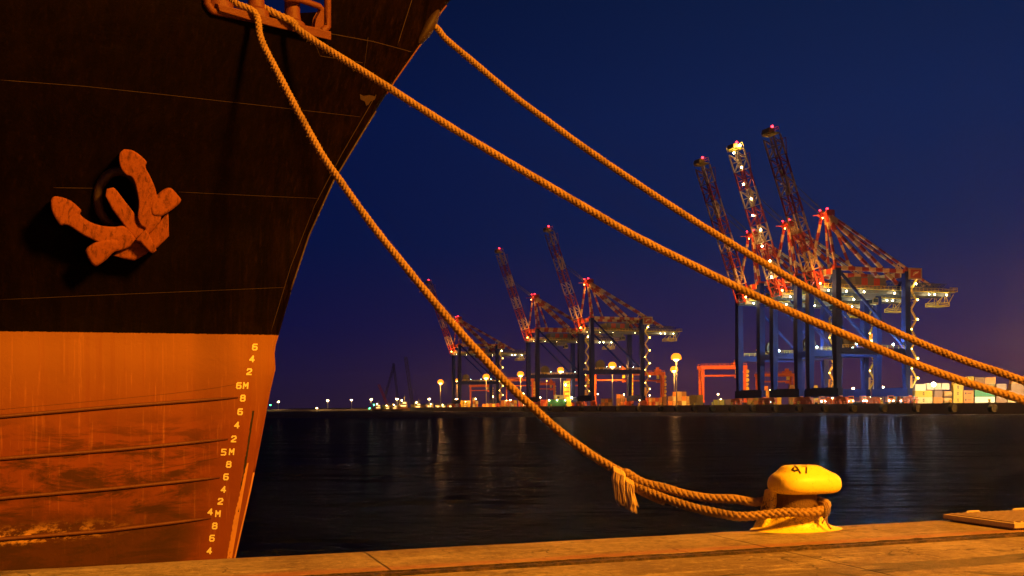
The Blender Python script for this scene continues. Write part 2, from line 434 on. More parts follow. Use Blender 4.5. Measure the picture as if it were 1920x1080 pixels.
def hull_pt(s, z, side=-1): return Vector((stem_x(z)-s, side*half(s, z), z))
ship = empty('cargo_ship', SHIP0, ANG)
tag(ship, 'black and red cargo ship bow with draught marks moored alongside the quay', 'ship')
nz, ns_ = len(zs), len(ss)
gv = [hull_pt(s, z) for z in zs for s in ss]
gf = [(i*ns_+k, i*ns_+k+1, (i+1)*ns_+k+1, (i+1)*ns_+k) for i in range(nz-1) for k in range(ns_-1)]
BV = BVHTree.FromPolygons(gv, gf)
RSH = Matrix.Rotation(-ANG, 3, 'Z')
def hull_hit(px, py, off=0.0):
    d = (RSH @ ray(px, py)).normalized(); o = to_ship(CAMP)
    loc, nor, idx, dist = BV.ray_cast(o, d)
    if loc is None: raise ValueError(('miss', px, py))
    if nor.dot(d) > 0: nor = -nor
    return loc+nor*off, nor
def project(v):                                             # ship-local point to pixel
    q = from_ship(v)-CAMP; x = q.x*CR-q.z*SR; z = q.x*SR+q.z*CR
    return 960+F*x/q.y, Y0-F*z/q.y
def inside(poly, x, y):
    c = False
    for i in range(len(poly)):
        (x1, y1), (x2, y2) = poly[i-1], poly[i]
        if (y1 > y) != (y2 > y) and x < (x2-x1)*(y-y1)/(y2-y1)+x1: c = not c
    return c
OPEN = [(386,-130),(386,6),(396,20),(600,60),(612,50),(612,-130)]
HAWSE = (222, 372, 36, 47)
keep = []
for f in gf:
    c = (gv[f[0]]+gv[f[2]])/2
    x, y = project(c)
    if inside(OPEN, x, y): continue
    if ((x-HAWSE[0])/HAWSE[2])**2+((y-HAWSE[1])/HAWSE[3])**2 < 1: continue
    keep.append(f)
# hull paint: black topsides over red boot-topping, streaks, grime, worn patches
m, t, p = newmat('hull_paint')
pl, _ = hull_hit(60, 622); pr, _ = hull_hit(505, 628)
sep = t.new('ShaderNodeSeparateXYZ'); t.l.new(t.coord(), sep.inputs[0]); X_, Y_, Z_ = sep.outputs
slope = (pr.z-pl.z)/(pr.x-pl.x); z0 = pl.z-slope*pl.x
zline = t.math('SUBTRACT', Z_, t.math('ADD', t.math('MULTIPLY', X_, slope), z0))
v1 = t.coord((5, 5, .09)); v2 = t.coord((1, 1, 1)); v3 = t.coord((1.2, 1.2, 4.5))
streak = t.noise(v1, 1.3, 6, .7); streak2 = t.noise(t.coord((15,15,.12)), 1.2, 5, .7); blot = t.noise(v2, 1.4, 8, .68, .4); horiz = t.noise(v3, .9, 7, .7, .5); fine = t.noise(v2, 22, 6, .7)
edge = t.step(t.math('ADD', zline, t.math('MULTIPLY', t.math('SUBTRACT', fine, .5), .03)), -.006, .006)
red = t.mix(blot, (.155,.042,.016), (.245,.074,.025))
red = t.mix(t.math('MULTIPLY', t.step(zline, -1.7, -.1), .85), red, (.30,.138,.036))
red = t.mix(t.math('MULTIPLY', t.step(streak2, .55, .75), .35), red, (.60,.26,.09))
red = t.mix(t.math('MULTIPLY', t.step(streak, .5, .8), .5), red, (.20,.05,.02))
# horizontal grime bands that thicken towards the water
gm = t.math('MULTIPLY', t.step(t.math('ADD', t.math('MULTIPLY', horiz, .75), t.math('MULTIPLY', blot, .25)), .455, .58), t.math('SUBTRACT', 1.0, t.step(zline, -1.9, -.9)))
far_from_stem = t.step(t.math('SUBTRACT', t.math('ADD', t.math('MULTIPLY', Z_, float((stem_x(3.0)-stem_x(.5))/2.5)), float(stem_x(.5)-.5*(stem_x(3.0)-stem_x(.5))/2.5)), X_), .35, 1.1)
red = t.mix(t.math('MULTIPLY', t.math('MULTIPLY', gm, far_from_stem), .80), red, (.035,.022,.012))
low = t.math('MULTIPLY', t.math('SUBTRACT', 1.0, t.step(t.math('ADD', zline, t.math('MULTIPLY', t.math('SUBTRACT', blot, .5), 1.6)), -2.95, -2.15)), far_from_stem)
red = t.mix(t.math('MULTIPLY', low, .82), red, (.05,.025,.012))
scr = t.math('MULTIPLY', t.math('MULTIPLY', t.step(t.noise(t.coord((4,4,8)), 1.0, 6, .75), .46, .60), t.step(t.math('ADD', t.math('SUBTRACT', 0.0, X_), t.math('MULTIPLY', blot, .8)), float(-hull_hit(230,990)[0].x)+.1, float(-hull_hit(120,990)[0].x)+.5)), t.math('MULTIPLY', t.step(zline, -2.98, -2.90), t.math('SUBTRACT', 1.0, t.step(zline, -2.86, -2.62))))
red = t.mix(t.math('MULTIPLY', scr, .9), red, (.62,.36,.12))
lamp_fade = t.math('ADD', .22, t.math('MULTIPLY', t.math('SUBTRACT', 1.0, t.step(t.math('ADD', t.math('SUBTRACT', t.math('ADD', t.math('MULTIPLY', Z_, .52), -.3), X_), t.math('MULTIPLY', blot, 1.5)), 1.6, 4.6)), .78))  # lamp falloff painted in: black topsides darken away from the stem
blk = t.mix(t.math('MULTIPLY', t.step(streak, .36, .66), lamp_fade), (.0018,.0006,.0005), (.0095,.0037,.0018))
blk = t.mix(t.math('MULTIPLY', t.math('MULTIPLY', t.step(streak2, .52, .70), lamp_fade), .5), blk, (.026,.0115,.005))
blk = t.mix(t.math('MULTIPLY', t.math('MULTIPLY', t.step(blot, .62, .78), lamp_fade), .3), blk, (.03,.013,.006))
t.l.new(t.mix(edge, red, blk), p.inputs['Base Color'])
t.l.new(t.math('ADD', .42, t.math('MULTIPLY', blot, .35)), p.inputs['Roughness'])
p.inputs['Specular IOR Level'].default_value = .03
dent = t.math('MULTIPLY', t.math('ADD', t.math('SINE', t.math('MULTIPLY', X_, 9.5)), t.math('SINE', t.math('MULTIPLY', Z_, 4.1))), .35)
t.l.new(t.bump(t.math('ADD', t.math('ADD', t.math('MULTIPLY', blot, 1.2), t.math('MULTIPLY', fine, .14)), t.math('ADD', dent, t.math('MULTIPLY', t.noise(v2, .7, 3, .5), 2.0))), .6, .03), p.inputs['Normal'])
M['hull'] = m
mb = MB(); mb.add(gv, keep)
nv = len(gv); mb.add([Vector((a.x, -a.y, a.z)) for a in gv], [tuple(reversed(f)) for f in gf])
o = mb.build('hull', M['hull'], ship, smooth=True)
M['rust'] = paint('rusty_steel', (.34,.12,.05), .75, .0, scale=5, bump=.7, dirt=(.05,.025,.015), dirtamt=.7)
M['fairlead_paint'] = paint('fairlead_paint', (.135,.036,.014), .6, scale=6, bump=.5, dirt=(.07,.03,.015), dirtamt=.6)
m, t, p = newmat('anchor_rust')
v = t.coord(); a = t.noise(v, 4.5, 8, .78, .4); b = t.noise(v, 26, 6, .75); g = t.noise(t.coord((5,5,1.3)), 3.5, 6, .75, .6)
c = t.mix(a, (.17,.044,.015), (.34,.115,.040))
c = t.mix(t.math('MULTIPLY', t.step(g, .48, .68), .6), c, (.055,.022,.010))
c = t.mix(t.math('MULTIPLY', t.step(t.math('ADD', t.math('MULTIPLY', b, .45), t.math('MULTIPLY', g, .55)), .48, .62), .5), c, (.06,.022,.009))
c = t.mix(t.math('MULTIPLY', t.step(b, .36, .28), .5), c, (.46,.20,.08))
t.l.new(c, p.inputs['Base Color']); p.inputs['Roughness'].default_value = .9; p.inputs['Specular IOR Level'].default_value = .1
t.l.new(t.bump(t.math('ADD', t.math('MULTIPLY', a, .8), t.math('ADD', t.math('MULTIPLY', b, .35), t.math('MULTIPLY', g, .4))), .9, .02), p.inputs['Normal']); M['anchor_rust'] = m
M['rim'] = paint('hawse_rim_paint', (.05,.028,.012), .6, scale=6, bump=.4, dirt=(.015,.008,.004), dirtamt=.7)
M['dark_hole'] = paint('dark_plate', (.012,.009,.007), .8, scale=2)
M['seam'] = paint('weld_bead', (.028,.012,.005), .7, scale=5, bump=.3, var=.8, dirt=(.008,.004,.002), dirtamt=.95)
# deck and inner bulwark
mb = MB(); zd = 7.2
e1 = [Vector((stem_x(zd)-s, -half(s, zd)+.05, zd)) for s in ss[4:]]; e2 = [Vector((a.x, -a.y, a.z)) for a in e1]
mb.add(e1+e2, [(i, i+1, len(e1)+i+1, len(e1)+i) for i in range(len(e1)-1)])
mb.build('deck', M['dark_hole'], ship)
# bulwark cap rail
def hull_line(pxs, off):
    out = []
    for x, y in pxs:
        try: out.append(hull_hit(x, y, off)[0])
        except ValueError: pass
    return out
def dense(pxs, n=10):
    out = []
    for (x1, y1), (x2, y2) in zip(pxs, pxs[1:]): out += [(x1+(x2-x1)*i/n, y1+(y2-y1)*i/n) for i in range(n)]
    return out+[pxs[-1]]
for pxs, r_ in (([(0,150),(160,162),(330,180),(500,199),(700,222)], .007), ([(100,352),(180,353)], .007), ([(335,360),(480,367),(615,373)], .006), ([(0,562),(200,553),(370,546),(532,539)], .007),
            ([(612,62),(700,78),(770,97)], .012), ([(745,85),(772,0)], .012), ([(592,85),(600,105),(680,118)], .010), ([(690,70),(680,150)], .006),
            ([(705,178),(640,290),(590,385),(545,500),(508,622)], .010), ([(330,737),(400,728),(440,721)], .004), ([(140,903),(250,887),(350,870),(412,858)], .005), ([(0,768),(200,750),(330,737)], .004)):
    mb = MB(); mb.tube(hull_line(dense(pxs, 8), .001), r_*.55, 6); mb.build('weld_seam', M['seam'], ship, smooth=True)
# long half-round guard bars on the boot-topping
M['bar'] = paint('guard_bar_paint', (.12,.036,.014), .6, scale=5, bump=.4, dirt=(.04,.02,.01), dirtamt=.7)
for pxs in ([(-60,786),(0,781),(220,762),(446,745)], [(-60,867),(0,860),(220,843),(427,823)], [(-60,942),(0,934),(200,917),(412,895)], [(-60,1018),(0,1011),(200,995),(395,971)]):
    mb = MB(); P = hull_line(dense([q for q in pxs], 8), .012); mb.tube(P, [.028]*(len(P)-3)+[.025,.02,.010], 10); mb.build('guard_bar', M['bar'], ship, smooth=True)
# draught marks
DIG = {'2': [[(0,.8),(.16,1),(.84,1),(1,.84),(1,.62),(0,.12),(0,0),(1,0)]], '4': [[(.72,0),(.72,1),(0,.3),(1,.3)]],
       '5': [[(1,1),(.05,1),(.05,.56),(.8,.56),(1,.42),(1,.14),(.82,0),(0,0)]], '6': [[(.95,1),(.2,1),(0,.8),(0,.15),(.18,0),(.82,0),(1,.15),(1,.42),(.82,.56),(0,.56)]],
       '8': [[(.2,.54),(.04,.7),(.04,.86),(.2,1),(.8,1),(.96,.86),(.96,.7),(.8,.54),(.2,.54),(0,.4),(0,.14),(.18,0),(.82,0),(1,.14),(1,.4),(.8,.54)]], 'M': [[(0,0),(0,1),(.5,.42),(1,1),(1,0)]]}
def stroke_mesh(mb, pl, wd, hit, hi=.007, lo=-.002):
    for (x1, y1), (x2, y2) in zip(pl, pl[1:]):
        L = math.hypot(x2-x1, y2-y1); dx, dy = (x2-x1)/L, (y2-y1)/L
        x1 -= dx*wd*.45; y1 -= dy*wd*.45; x2 += dx*wd*.45; y2 += dy*wd*.45
        q = [(x1-dy*wd/2, y1+dx*wd/2), (x2-dy*wd/2, y2+dx*wd/2), (x2+dy*wd/2, y2-dx*wd/2), (x1+dy*wd/2, y1-dx*wd/2)]
        jz = random.uniform(0, .0012)
        vs = [hit(a, b, lo)[0] for a, b in q]+[hit(a, b, hi+jz)[0] for a, b in q]
        mb.add(vs, [(4,5,6,7),(3,2,1,0),(0,1,5,4),(1,2,6,5),(2,3,7,6),(3,0,4,7)])
M['mark'] = paint('draught_mark_paint', (.92,.85,.42), .5, scale=8, bump=.1, var=.12, dirt=(.4,.2,.06), dirtamt=.3)
marks = [('6',477.6,650.7),('4',472.3,673),('2',467,697),('6',447.6,723),('M',460.3,723),('8',455,746.5),('6',450,772),('4',444,797),('2',438,823),('5',419,847.7),('M',434,847),('8',428.6,870.7),('6',423.5,894),('4',418.8,917.7),('2',413,940),('4',394,959.7),('M',408.4,963),('8',402.4,986),('6',397.3,1009),('4',392.4,1032.7)]
for ch, cx, cy in marks:
    mb = MB(); W, H = (7.6, 10.2)
    for pl_ in DIG[ch]: stroke_mesh(mb, [(cx+(a-.5)*W-(b-.5)*-1.0, cy-(b-.5)*H) for a, b in pl_], 2.5, hull_hit)
    o = mb.build('draught_mark', M['mark'], ship); o['label'] = f'yellow painted draught mark {ch} on the red bow'
# bare scraped strip near the stem
mb = MB(); L_, R_ = [], []
for i in range(60):
    f_ = i/59; y = 868+f_*182
    xr = 465-f_*32+1; wd_ = 2.5+6.0*min(1, f_*1.7)
    L_.append((xr-wd_-random.uniform(0, 1.6), y)); R_.append((xr, y))
vs = [hull_hit(a, b, .003)[0] for a, b in L_]+[hull_hit(a, b, .003)[0] for a, b in R_]
mb.add(vs, [(i, i+1, 60+i+1, 60+i) for i in range(59)])
M['scrape'] = paint('scraped_primer', (.55,.26,.06), .6, scale=6, bump=.3, dirt=(.2,.06,.02), dirtamt=.4)
mb.build('scraped_strip', M['scrape'], ship, smooth=True)
mb = MB(); L_, R_ = [], []
for i in range(60):
    f_ = i/59; y = 770+f_*190
    xm = 478-f_*29; wd_ = 1.2+2.6*max(0, mn.noise((f_*9, 2, 2))+.35)
    L_.append((xm-wd_-random.uniform(0, 1.0)-2, y)); R_.append((xm-1.5+random.uniform(0,.8), y))
vs = [hull_hit(a, b, .0022)[0] for a, b in L_]+[hull_hit(a, b, .0022)[0] for a, b in R_]
mb.add(vs, [(i, i+1, 60+i+1, 60+i) for i in range(59)])
mb.build('rust_streak', M['dark_hole'], ship, smooth=True)
for z_0, z_1, mt in ((-.6,1.7,'scrape'), (1.7,4.6,'hull'), (4.6,7.6,'rim'), (7.9,9.5,'fairlead_paint')):  # edge highlight painted along the stem, its lighter segments in borrowed paints
    mb = MB(); mb.tube([Vector((stem_x(z)-.008, 0, z)) for z in np.linspace(z_0, z_1, 24)], .022, 8); mb.build('stem_highlight', M.get(mt) or M['seam'], ship, smooth=True)
# rust scab with peeling paint by the stem
mb = MB(); c0 = (690, 184)
ringp = [(c0[0]+a, c0[1]+b) for a, b in ((-16,-8),(-9,-4),(2,-6),(14,-3),(12,3),(4,6),(0,12),(-4,14),(-7,6),(-15,2))]
vs = [hull_hit(a, b, .012)[0] for a, b in ringp]+[hull_hit(a, b, -.01)[0] for a, b in ringp]
mb.add(vs, [tuple(range(10))]+[(i, (i+1) % 10, 10+(i+1) % 10, 10+i) for i in range(10)]); mb.build('peeling_patch', M['seam'], ship)
# opening rim, sill, rollers
rim = dense(OPEN+[OPEN[0]], 8); mb = MB(); mb.tube(hull_line(rim, .03)[:-1], .055, 10, closed=True)
mb.build('opening_rim', M['fairlead_paint'], ship, smooth=True)
mb = MB(); up_ = dense([(400,6),(500,32),(612,58)], 8); dn_ = dense([(404,20),(500,48),(612,74)], 8)
A0 = hull_line(up_, -.30); A1 = hull_line(up_, .13); B1 = hull_line(dn_, .13); B0 = hull_line(dn_, -.02); n_ = len(A0)
mb.add(A0+A1+B1+B0, [(k*n_+i, k*n_+i+1, (k+1)*n_+i+1, (k+1)*n_+i) for k in range(3) for i in range(n_-1)]+[(0, n_, 2*n_, 3*n_), (n_-1, 4*n_-1, 3*n_-1, 2*n_-1)])
mb.build('fairlead_sill', M['fairlead_paint'], ship, bevel=.01)
for px_, py_ in ((418,9),(487,24),(555,46)):
    b_, nr = hull_hit(px_, py_, -.10)
    mb = MB(); mb.lathe([(.19,-.10),(.19,.0),(.13,.05),(.115,.16),(.115,.62),(.13,.72),(.17,.76),(.17,.80),(.05,.82)], b_, 24)
    mb.build('fairlead_roller', M['fairlead_paint'], ship, smooth='auto')
mb = MB(); mb.tube(hull_line(dense([(535,-4),(565,0),(600,12),(612,28)], 6), -.02), .045, 10); mb.build('roller_brace', M['fairlead_paint'], ship, smooth=True)
mb = MB(); q = [(588,60),(592,36),(604,14),(612,16),(612,62)]
mb.add(hull_line(q, .02)+hull_line(q, -.06), [(0,1,2,3,4),(9,8,7,6,5)]+[(i, (i+1) % 5, 5+(i+1) % 5, 5+i) for i in range(5)])
mb.build('gusset', M['fairlead_paint'], ship, bevel=.008)
# chock at the stem for the third rope
ck = to_ship(on_plane(812, 50, un(0, TC), NN)); tz = ck.z
mb = MB(); rings = []
for f_, r_ in ((-.36,.02),(-.28,.09),(-.12,.14),(0,.15),(.12,.13),(.24,.08),(.30,.02)):
    c_ = Vector((stem_x(tz+f_)-.06, 0, tz+f_)); ax = (Vector((stem_x(tz+.3), 0, tz+.3))-Vector((stem_x(tz-.3), 0, tz-.3))).normalized(); ox = Vector((ax.z, 0, -ax.x))
    rings.append([c_+ox*(r_*.7*math.cos(a))+Vector((0, r_*1.5*math.sin(a), 0)) for a in np.linspace(0, 2*math.pi, 20, endpoint=False)])
mb.loft(rings); mb.build('bow_chock', M['seam'], ship, smooth=True)
# hawse pipe
hc, hn = hull_hit(HAWSE[0], HAWSE[1]); rim = [(HAWSE[0]+(HAWSE[2]+4)*math.cos(a), HAWSE[1]+(HAWSE[3]+5)*math.sin(a)) for a in np.linspace(0, 2*math.pi, 48, endpoint=False)]
mb = MB(); mb.tube(hull_line(rim, .04), .065, 12, closed=True); mb.build('hawse_rim', M['rim'], ship, smooth=True)
inn = Vector((-.35, .8, .45)).normalized()
r0 = hull_line(rim, -.01); mb = MB()
mb.loft([[q+inn*d for q in r0] for d in (0, .5, 1.0, 1.6)], cap0=False, cap1=True)
mb.build('hawse_pipe', M['dark_hole'], ship, smooth=True)

# ------------------------------------------------------------------ anchor (hangs in the hawse pipe)
ac = from_ship(hull_hit(235, 400)[0]); an = (Matrix.Rotation(ANG, 3, 'Z') @ hull_hit(235, 400)[1]).normalized()
anchor = empty('anchor', ac)
tag(anchor, 'rusty stockless anchor stowed in the hawse pipe on the black hull', 'anchor')
def zp(pts): return [(60+x/4, 250+y/4) for x, y in pts]
def slab(name, pts, o0, o1, bev, parent=anchor, smooth_out=True, tilt=(0,0)):
    """closed outline given around the anchor, extruded between two offsets from the plating and rounded"""
    if smooth_out:
        P = spline([(x, y, 0) for x, y in pts+[pts[0]]], 3.2)[:-1]; pts = [(a, b) for a, b, _ in P]
    top, bot = [], []
    for x, y in pts:
        tl = tilt[0]*(x-235)/100+tilt[1]*(y-400)/100
        top.append(on_plane(x, y, ac+an*(o1+tl), an)-ac); bot.append(on_plane(x, y, ac+an*(o0), an)-ac)
    n = len(pts); bm = bmesh.new()
    vt = [bm.verts.new(v) for v in top]; vb = [bm.verts.new(v) for v in bot]
    ft = bm.faces.new(vt); bm.faces.new(list(reversed(vb)))
    for i in range(n): bm.faces.new((vt[(i+1) % n], vt[i], vb[i], vb[(i+1) % n]))
    bm.normal_update()
    bmesh.ops.bevel(bm, geom=list(ft.edges), offset=bev, segments=6, affect='EDGES', profile=.5, clamp_overlap=True)
    bmesh.ops.recalc_face_normals(bm, faces=bm.faces[:])
    bmesh.ops.triangulate(bm, faces=[f for f in bm.faces if len(f.verts) > 4])
    me = bpy.data.meshes.new(name); bm.to_mesh(me); bm.free()
    me.polygons.foreach_set('use_smooth', [True]*len(me.polygons)); me.materials.append(M['anchor_rust'])
    return link(bpy.data.objects.new(name, me), parent)
slab('crown', zp([(600,915),(690,860),(800,780),(880,730),(960,660),(1022,585),(1028,770),(930,868),(880,880),(860,902),(770,955),(700,945)]), .05, .40, .04, smooth_out=False)
slab('fluke', zp([(690,119),(745,125),(800,155),(845,195),(862,220),(852,252),(890,330),(920,400),(942,490),(955,570),(968,640),(930,705),(880,752),(805,815),(776,798),(850,722),(815,690),(792,630),(800,520),(785,430),(770,370),(745,328),(705,312),(670,270),(652,210),(657,150)]), .10, .52, .10, tilt=(0,-.05))
slab('fluke', zp([(140,500),(165,473),(220,478),(290,505),(345,550),(370,580),(360,606),(400,642),(460,675),(540,695),(620,700),(690,696),(740,740),(778,795),(760,835),(690,870),(620,885),(550,850),(470,805),(380,762),(290,702),(245,687),(210,687),(170,630),(145,570)]), .10, .50, .10, tilt=(-.05,0))
slab('tripping_palm', zp([(398,880),(420,850),(480,815),(560,795),(640,800),(655,860),(600,905),(560,945),(500,990),(470,997),(440,970),(412,920)]), .06, .54, .09)
slab('tripping_palm', zp([(930,470),(960,440),(1000,414),(1040,410),(1075,440),(1116,492),(1112,518),(1080,550),(1020,595),(960,625),(900,610),(890,530)]), .06, .54, .09)
slab('crown_band', zp([(775,800),(850,722),(870,740),(935,878),(908,900),(880,890),(810,815)]), .10, .60, .03, smooth_out=False)
slab('shank', zp([(548,470),(560,415),(612,405),(640,432),(700,512),(770,600),(866,716),(778,798),(690,690),(600,570)]), -.05, .42, .03, smooth_out=False, tilt=(.06,.06))

# ------------------------------------------------------------------ bollards
m, t, p = newmat('bollard_yellow')
v = t.coord(); a = t.noise(v, 6, 6, .7); b = t.noise(v, 38, 5, .7); g = t.noise(t.coord((7,7,2)), 2.2, 6, .75, .4)
c = t.mix(a, (.93,.72,.045), (.98,.80,.075))
c = t.mix(t.math('MULTIPLY', t.step(g, .56, .70), .45), c, (.52,.30,.03))
spb = t.new('ShaderNodeSeparateXYZ'); t.l.new(v, spb.inputs[0])
worn = t.math('MULTIPLY', t.step(t.math('ADD', b, t.math('MULTIPLY', a, .6)), .80, .90), t.math('SUBTRACT', 1.0, t.math('ABSOLUTE', t.math('SUBTRACT', t.math('MULTIPLY', spb.outputs[2], 4.0), .85)), clamp=True))
c = t.mix(worn, c, (.12,.05,.02))
c = t.mix(t.math('MULTIPLY', t.step(b, .63, .70), .7), c, (.25,.11,.03))
t.l.new(c, p.inputs['Base Color']); t.l.new(t.math('ADD', .28, t.math('MULTIPLY', a, .3)), p.inputs['Roughness'])
t.l.new(t.bump(t.math('ADD', a, t.math('MULTIPLY', b, .4)), .55, .012), p.inputs['Normal']); M['bollard'] = m
M['bollard_worn'] = paint('worn_bollard_steel', (.10,.05,.022), .6, scale=9, bump=.6, dirt=(.03,.018,.01), dirtamt=.8)
BC = on_z(1490, 990, 0); BC = BC + Vector((0, -.06, 0))
def sup(rx, ry, z, cx=0, cy=0, n=2.0, N=40):
    out = []
    for k in range(N):
        a = 2*math.pi*k/N; c, s = math.cos(a), math.sin(a)
        out.append(Vector((cx+rx*abs(c)**(2/n)*(1 if c > 0 else -1), cy+ry*abs(s)**(2/n)*(1 if s > 0 else -1), z)))
    return out
def smooth_rings(keys, n):
    K = np.array(keys, float); q = np.linspace(0, len(K)-1, n); P = np.vstack([2*K[0]-K[1], K, 2*K[-1]-K[-2]]); out = []
    for a in q:
        i = min(int(a), len(K)-2); u_ = a-i; p0, p1, p2, p3 = P[i], P[i+1], P[i+2], P[i+3]
        out.append(.5*((2*p1)+(-p0+p2)*u_+(2*p0-5*p1+4*p2-p3)*u_**2+(-p0+3*p1-3*p2+p3)*u_**3))
    return out
def make_bollard():
    b = empty('mooring_bollard', BC, ANG)
    mb = MB(); mb.loft([sup(a, c, z, x, 0, 2.2, 48) for a, c, z, x in smooth_rings([(.50,.335,-.01,.0),(.485,.32,.004,0),(.40,.28,.022,0),(.32,.25,.06,0),(.265,.22,.12,0),(.235,.20,.19,0)], 22)])
    mb.build('base', M['bollard'], b, smooth='auto')
    mb = MB(); mb.loft([sup(a, c, z, x, 0, 2.2, 40) for a, c, z, x in smooth_rings([(.235,.20,.185,0),(.215,.19,.24,0),(.205,.18,.30,0),(.21,.185,.40,0)], 12)])
    mb.build('neck', M['bollard_worn'], b, smooth='auto')
    mb = MB()                                        # raking web behind the neck, under the head
    mb.loft([[Vector(q) for q in r_] for r_ in ([(-.40,.02,0),(-.16,.02,0),(-.16,.2,0),(-.40,.2,0)], [(-.33,.03,.12),(-.15,.03,.12),(-.15,.2,.12),(-.33,.2,.12)], [(-.275,.04,.28),(-.17,.04,.28),(-.17,.2,.28),(-.275,.2,.28)], [(-.25,.04,.40),(-.15,.04,.40),(-.15,.2,.40),(-.25,.2,.40)])])
    mb.build('back_web', M['bollard'], b, bevel=.02)
    mb = MB()
    K = [(.20,.15,.366,.06,2.6),(.30,.20,.366,.08,2.8),(.345,.235,.384,.085,2.8),(.368,.255,.418,.085,2.8),(.372,.26,.46,.085,2.8),(.362,.25,.51,.085,2.8),(.335,.225,.55,.082,2.7),(.285,.195,.58,.072,2.6),(.235,.165,.612,.055,2.6),(.20,.135,.636,.045,2.6),(.16,.10,.648,.04,2.6),(.08,.05,.652,.04,2.4)]
    mb.loft([sup(a, c, z, x, -.02, n, 56) for a, c, z, x, n in smooth_rings(K, 46)])
    mb.build('head', M['bollard'], b, smooth=True)
    return b
bol = make_bollard()
tag(bol, 'yellow mooring bollard numbered 47 with a rope eye around its neck', 'bollard', 'mooring bollards along the quay')
hd = [o for o in kids(bol) if o.name.startswith('head')][0]
bol2 = copy_tree(bol); bol2.location = BC + U*7.2
bol2['label'] = 'second yellow mooring bollard further along the quay holding two ropes'
hb = BVHTree.FromPolygons([v.co for v in hd.data.vertices], [p.vertices[:] for p in hd.data.polygons])
def head_hit(px, py, off=0.0):
    o_ = RSH @ (CAMP-BC); d = (RSH @ ray(px, py)).normalized(); loc, nor, i, ds = hb.ray_cast(o_, d)
    if nor.dot(d) > 0: nor = -nor
    return loc+nor*off, nor
def fine_stroke(mb, pl, wd, hit, hi=.0025):
    for (x1, y1), (x2, y2) in zip(pl, pl[1:]):
        n = max(1, int(math.hypot(x2-x1, y2-y1)/2))
        for i in range(n): stroke_mesh(mb, [(x1+(x2-x1)*i/n, y1+(y2-y1)*i/n), (x1+(x2-x1)*(i+1)/n, y1+(y2-y1)*(i+1)/n)], wd, hit, hi, -.004)
M['black_paint'] = paint('black_paint', (.012,.010,.008), .5, scale=9, bump=.1)
def zb(pts): return [(1380+x/6.75, 850+y/6.75) for x, y in pts]
mb = MB()
for pl_ in ([(742,165),(712,210),(740,224),(768,218)], [(745,160),(775,190),(812,250)], [(838,162),(884,158)], [(888,158),(889,200),(887,246)]):
    fine_stroke(mb, zb(pl_), 3.4, head_hit)
mb.build('painted_number', M['black_paint'], bol)

# ------------------------------------------------------------------ mooring ropes
m, t, p = newmat('hawser')
v = t.coord(); a = t.noise(v, 7, 6, .7); b = t.noise(v, 260, 3, .7); g = t.noise(v, 2.2, 5, .7)
c = t.mix(a, (.28,.17,.07), (.55,.38,.17)); c = t.mix(t.math('MULTIPLY', t.step(g, .48, .68), .65), c, (.17,.11,.05))
c = t.mix(t.math('MULTIPLY', b, .5), c, (.20,.13,.06))
t.l.new(c, p.inputs['Base Color']); p.inputs['Roughness'].default_value = .9; p.inputs['Specular IOR Level'].default_value = .15
t.l.new(t.bump(b, .8, .006), p.inputs['Normal']); M['rope'] = m
M['old_rope'] = paint('grimy_rope', (.30,.19,.09), .9, scale=14, bump=.6, dirt=(.06,.04,.02), dirtamt=.8)
def plan_pts(pxs, A, B):
    """points of a hanging rope in the vertical plane through A and B, where it is seen at pxs"""
    n = Vector((B.y-A.y, -(B.x-A.x), 0)).normalized()
    return [on_plane(x, y, A, n) for x, y in pxs]
def hw(px, py, off): return from_ship(hull_hit(px, py, off)[0])
def fuzz(name, pts, dia, parent, count, L=.026):
    P = spline(pts, .02); mb = MB()
    for i in range(count):
        k = random.randrange(2, len(P)-2); c = Vector(P[k]); tg = Vector(P[k+1]-P[k-1]).normalized()
        d = Vector((random.gauss(0,1), random.gauss(0,1), random.gauss(0,1))); d = (d-tg*d.dot(tg)).normalized()
        e = (d+tg*random.uniform(-1.2,1.2)+Vector((0,0,-.25))).normalized()*random.uniform(.3,1)*L
        s = c+d*dia*.46
        mb.tube([s, s+e*.6, s+e+Vector((0,0,-.01))], [.0016,.0012,.0006], 3)
    o = mb.build(name, M['rope'], parent); o['kind'] = 'stuff'; return o
# rope with the spliced eye
sillA = hw(470, 34, .20)
endA = un(BC.dot(U)-.42, BC.dot(NN)-.02, .27)
ropeA = empty('mooring_rope', (0,0,0)); tag(ropeA, 'lowest mooring rope ending in a spliced eye around bollard 47', 'rope', 'ropes mooring the ship')
pxA = [(490,75),(520,135),(562,215),(604,290),(640,342),(700,425),(760,500),(830,585),(900,664),(950,718),(1000,765),(1050,809),(1100,847),(1140,872),(1172,889)]
body = [hw(452, -2, -.35), hw(447, 8, -.05), hw(462, 18, .16), sillA]+plan_pts(pxA, sillA, endA)
plaited('rope_body', body, .106, M['rope'], ropeA)
spl = plan_pts([(1172,888),(1205,906)], sillA, endA); tail = plan_pts([(1160,880),(1200,902),(1240,918)], sillA, endA)
NB = Vector((BC.x, BC.y, 0))
def nb(x, y, z): return NB+U*x+NN*y+Vector((0,0,z))
def mixed(px, py, d): return at(px, py, d)
dS = spl[0].y
low_ = [p_+Vector((0, -.03-.045*k, 0)) for k, p_ in enumerate(plan_pts([(1215,921),(1250,935),(1290,948),(1340,959),(1385,964)], sillA, endA))]
upp_ = [p_+Vector((0, .03+.05*k, 0)) for k, p_ in enumerate(plan_pts([(1250,916),(1290,928),(1335,936),(1385,939)], sillA, endA))]
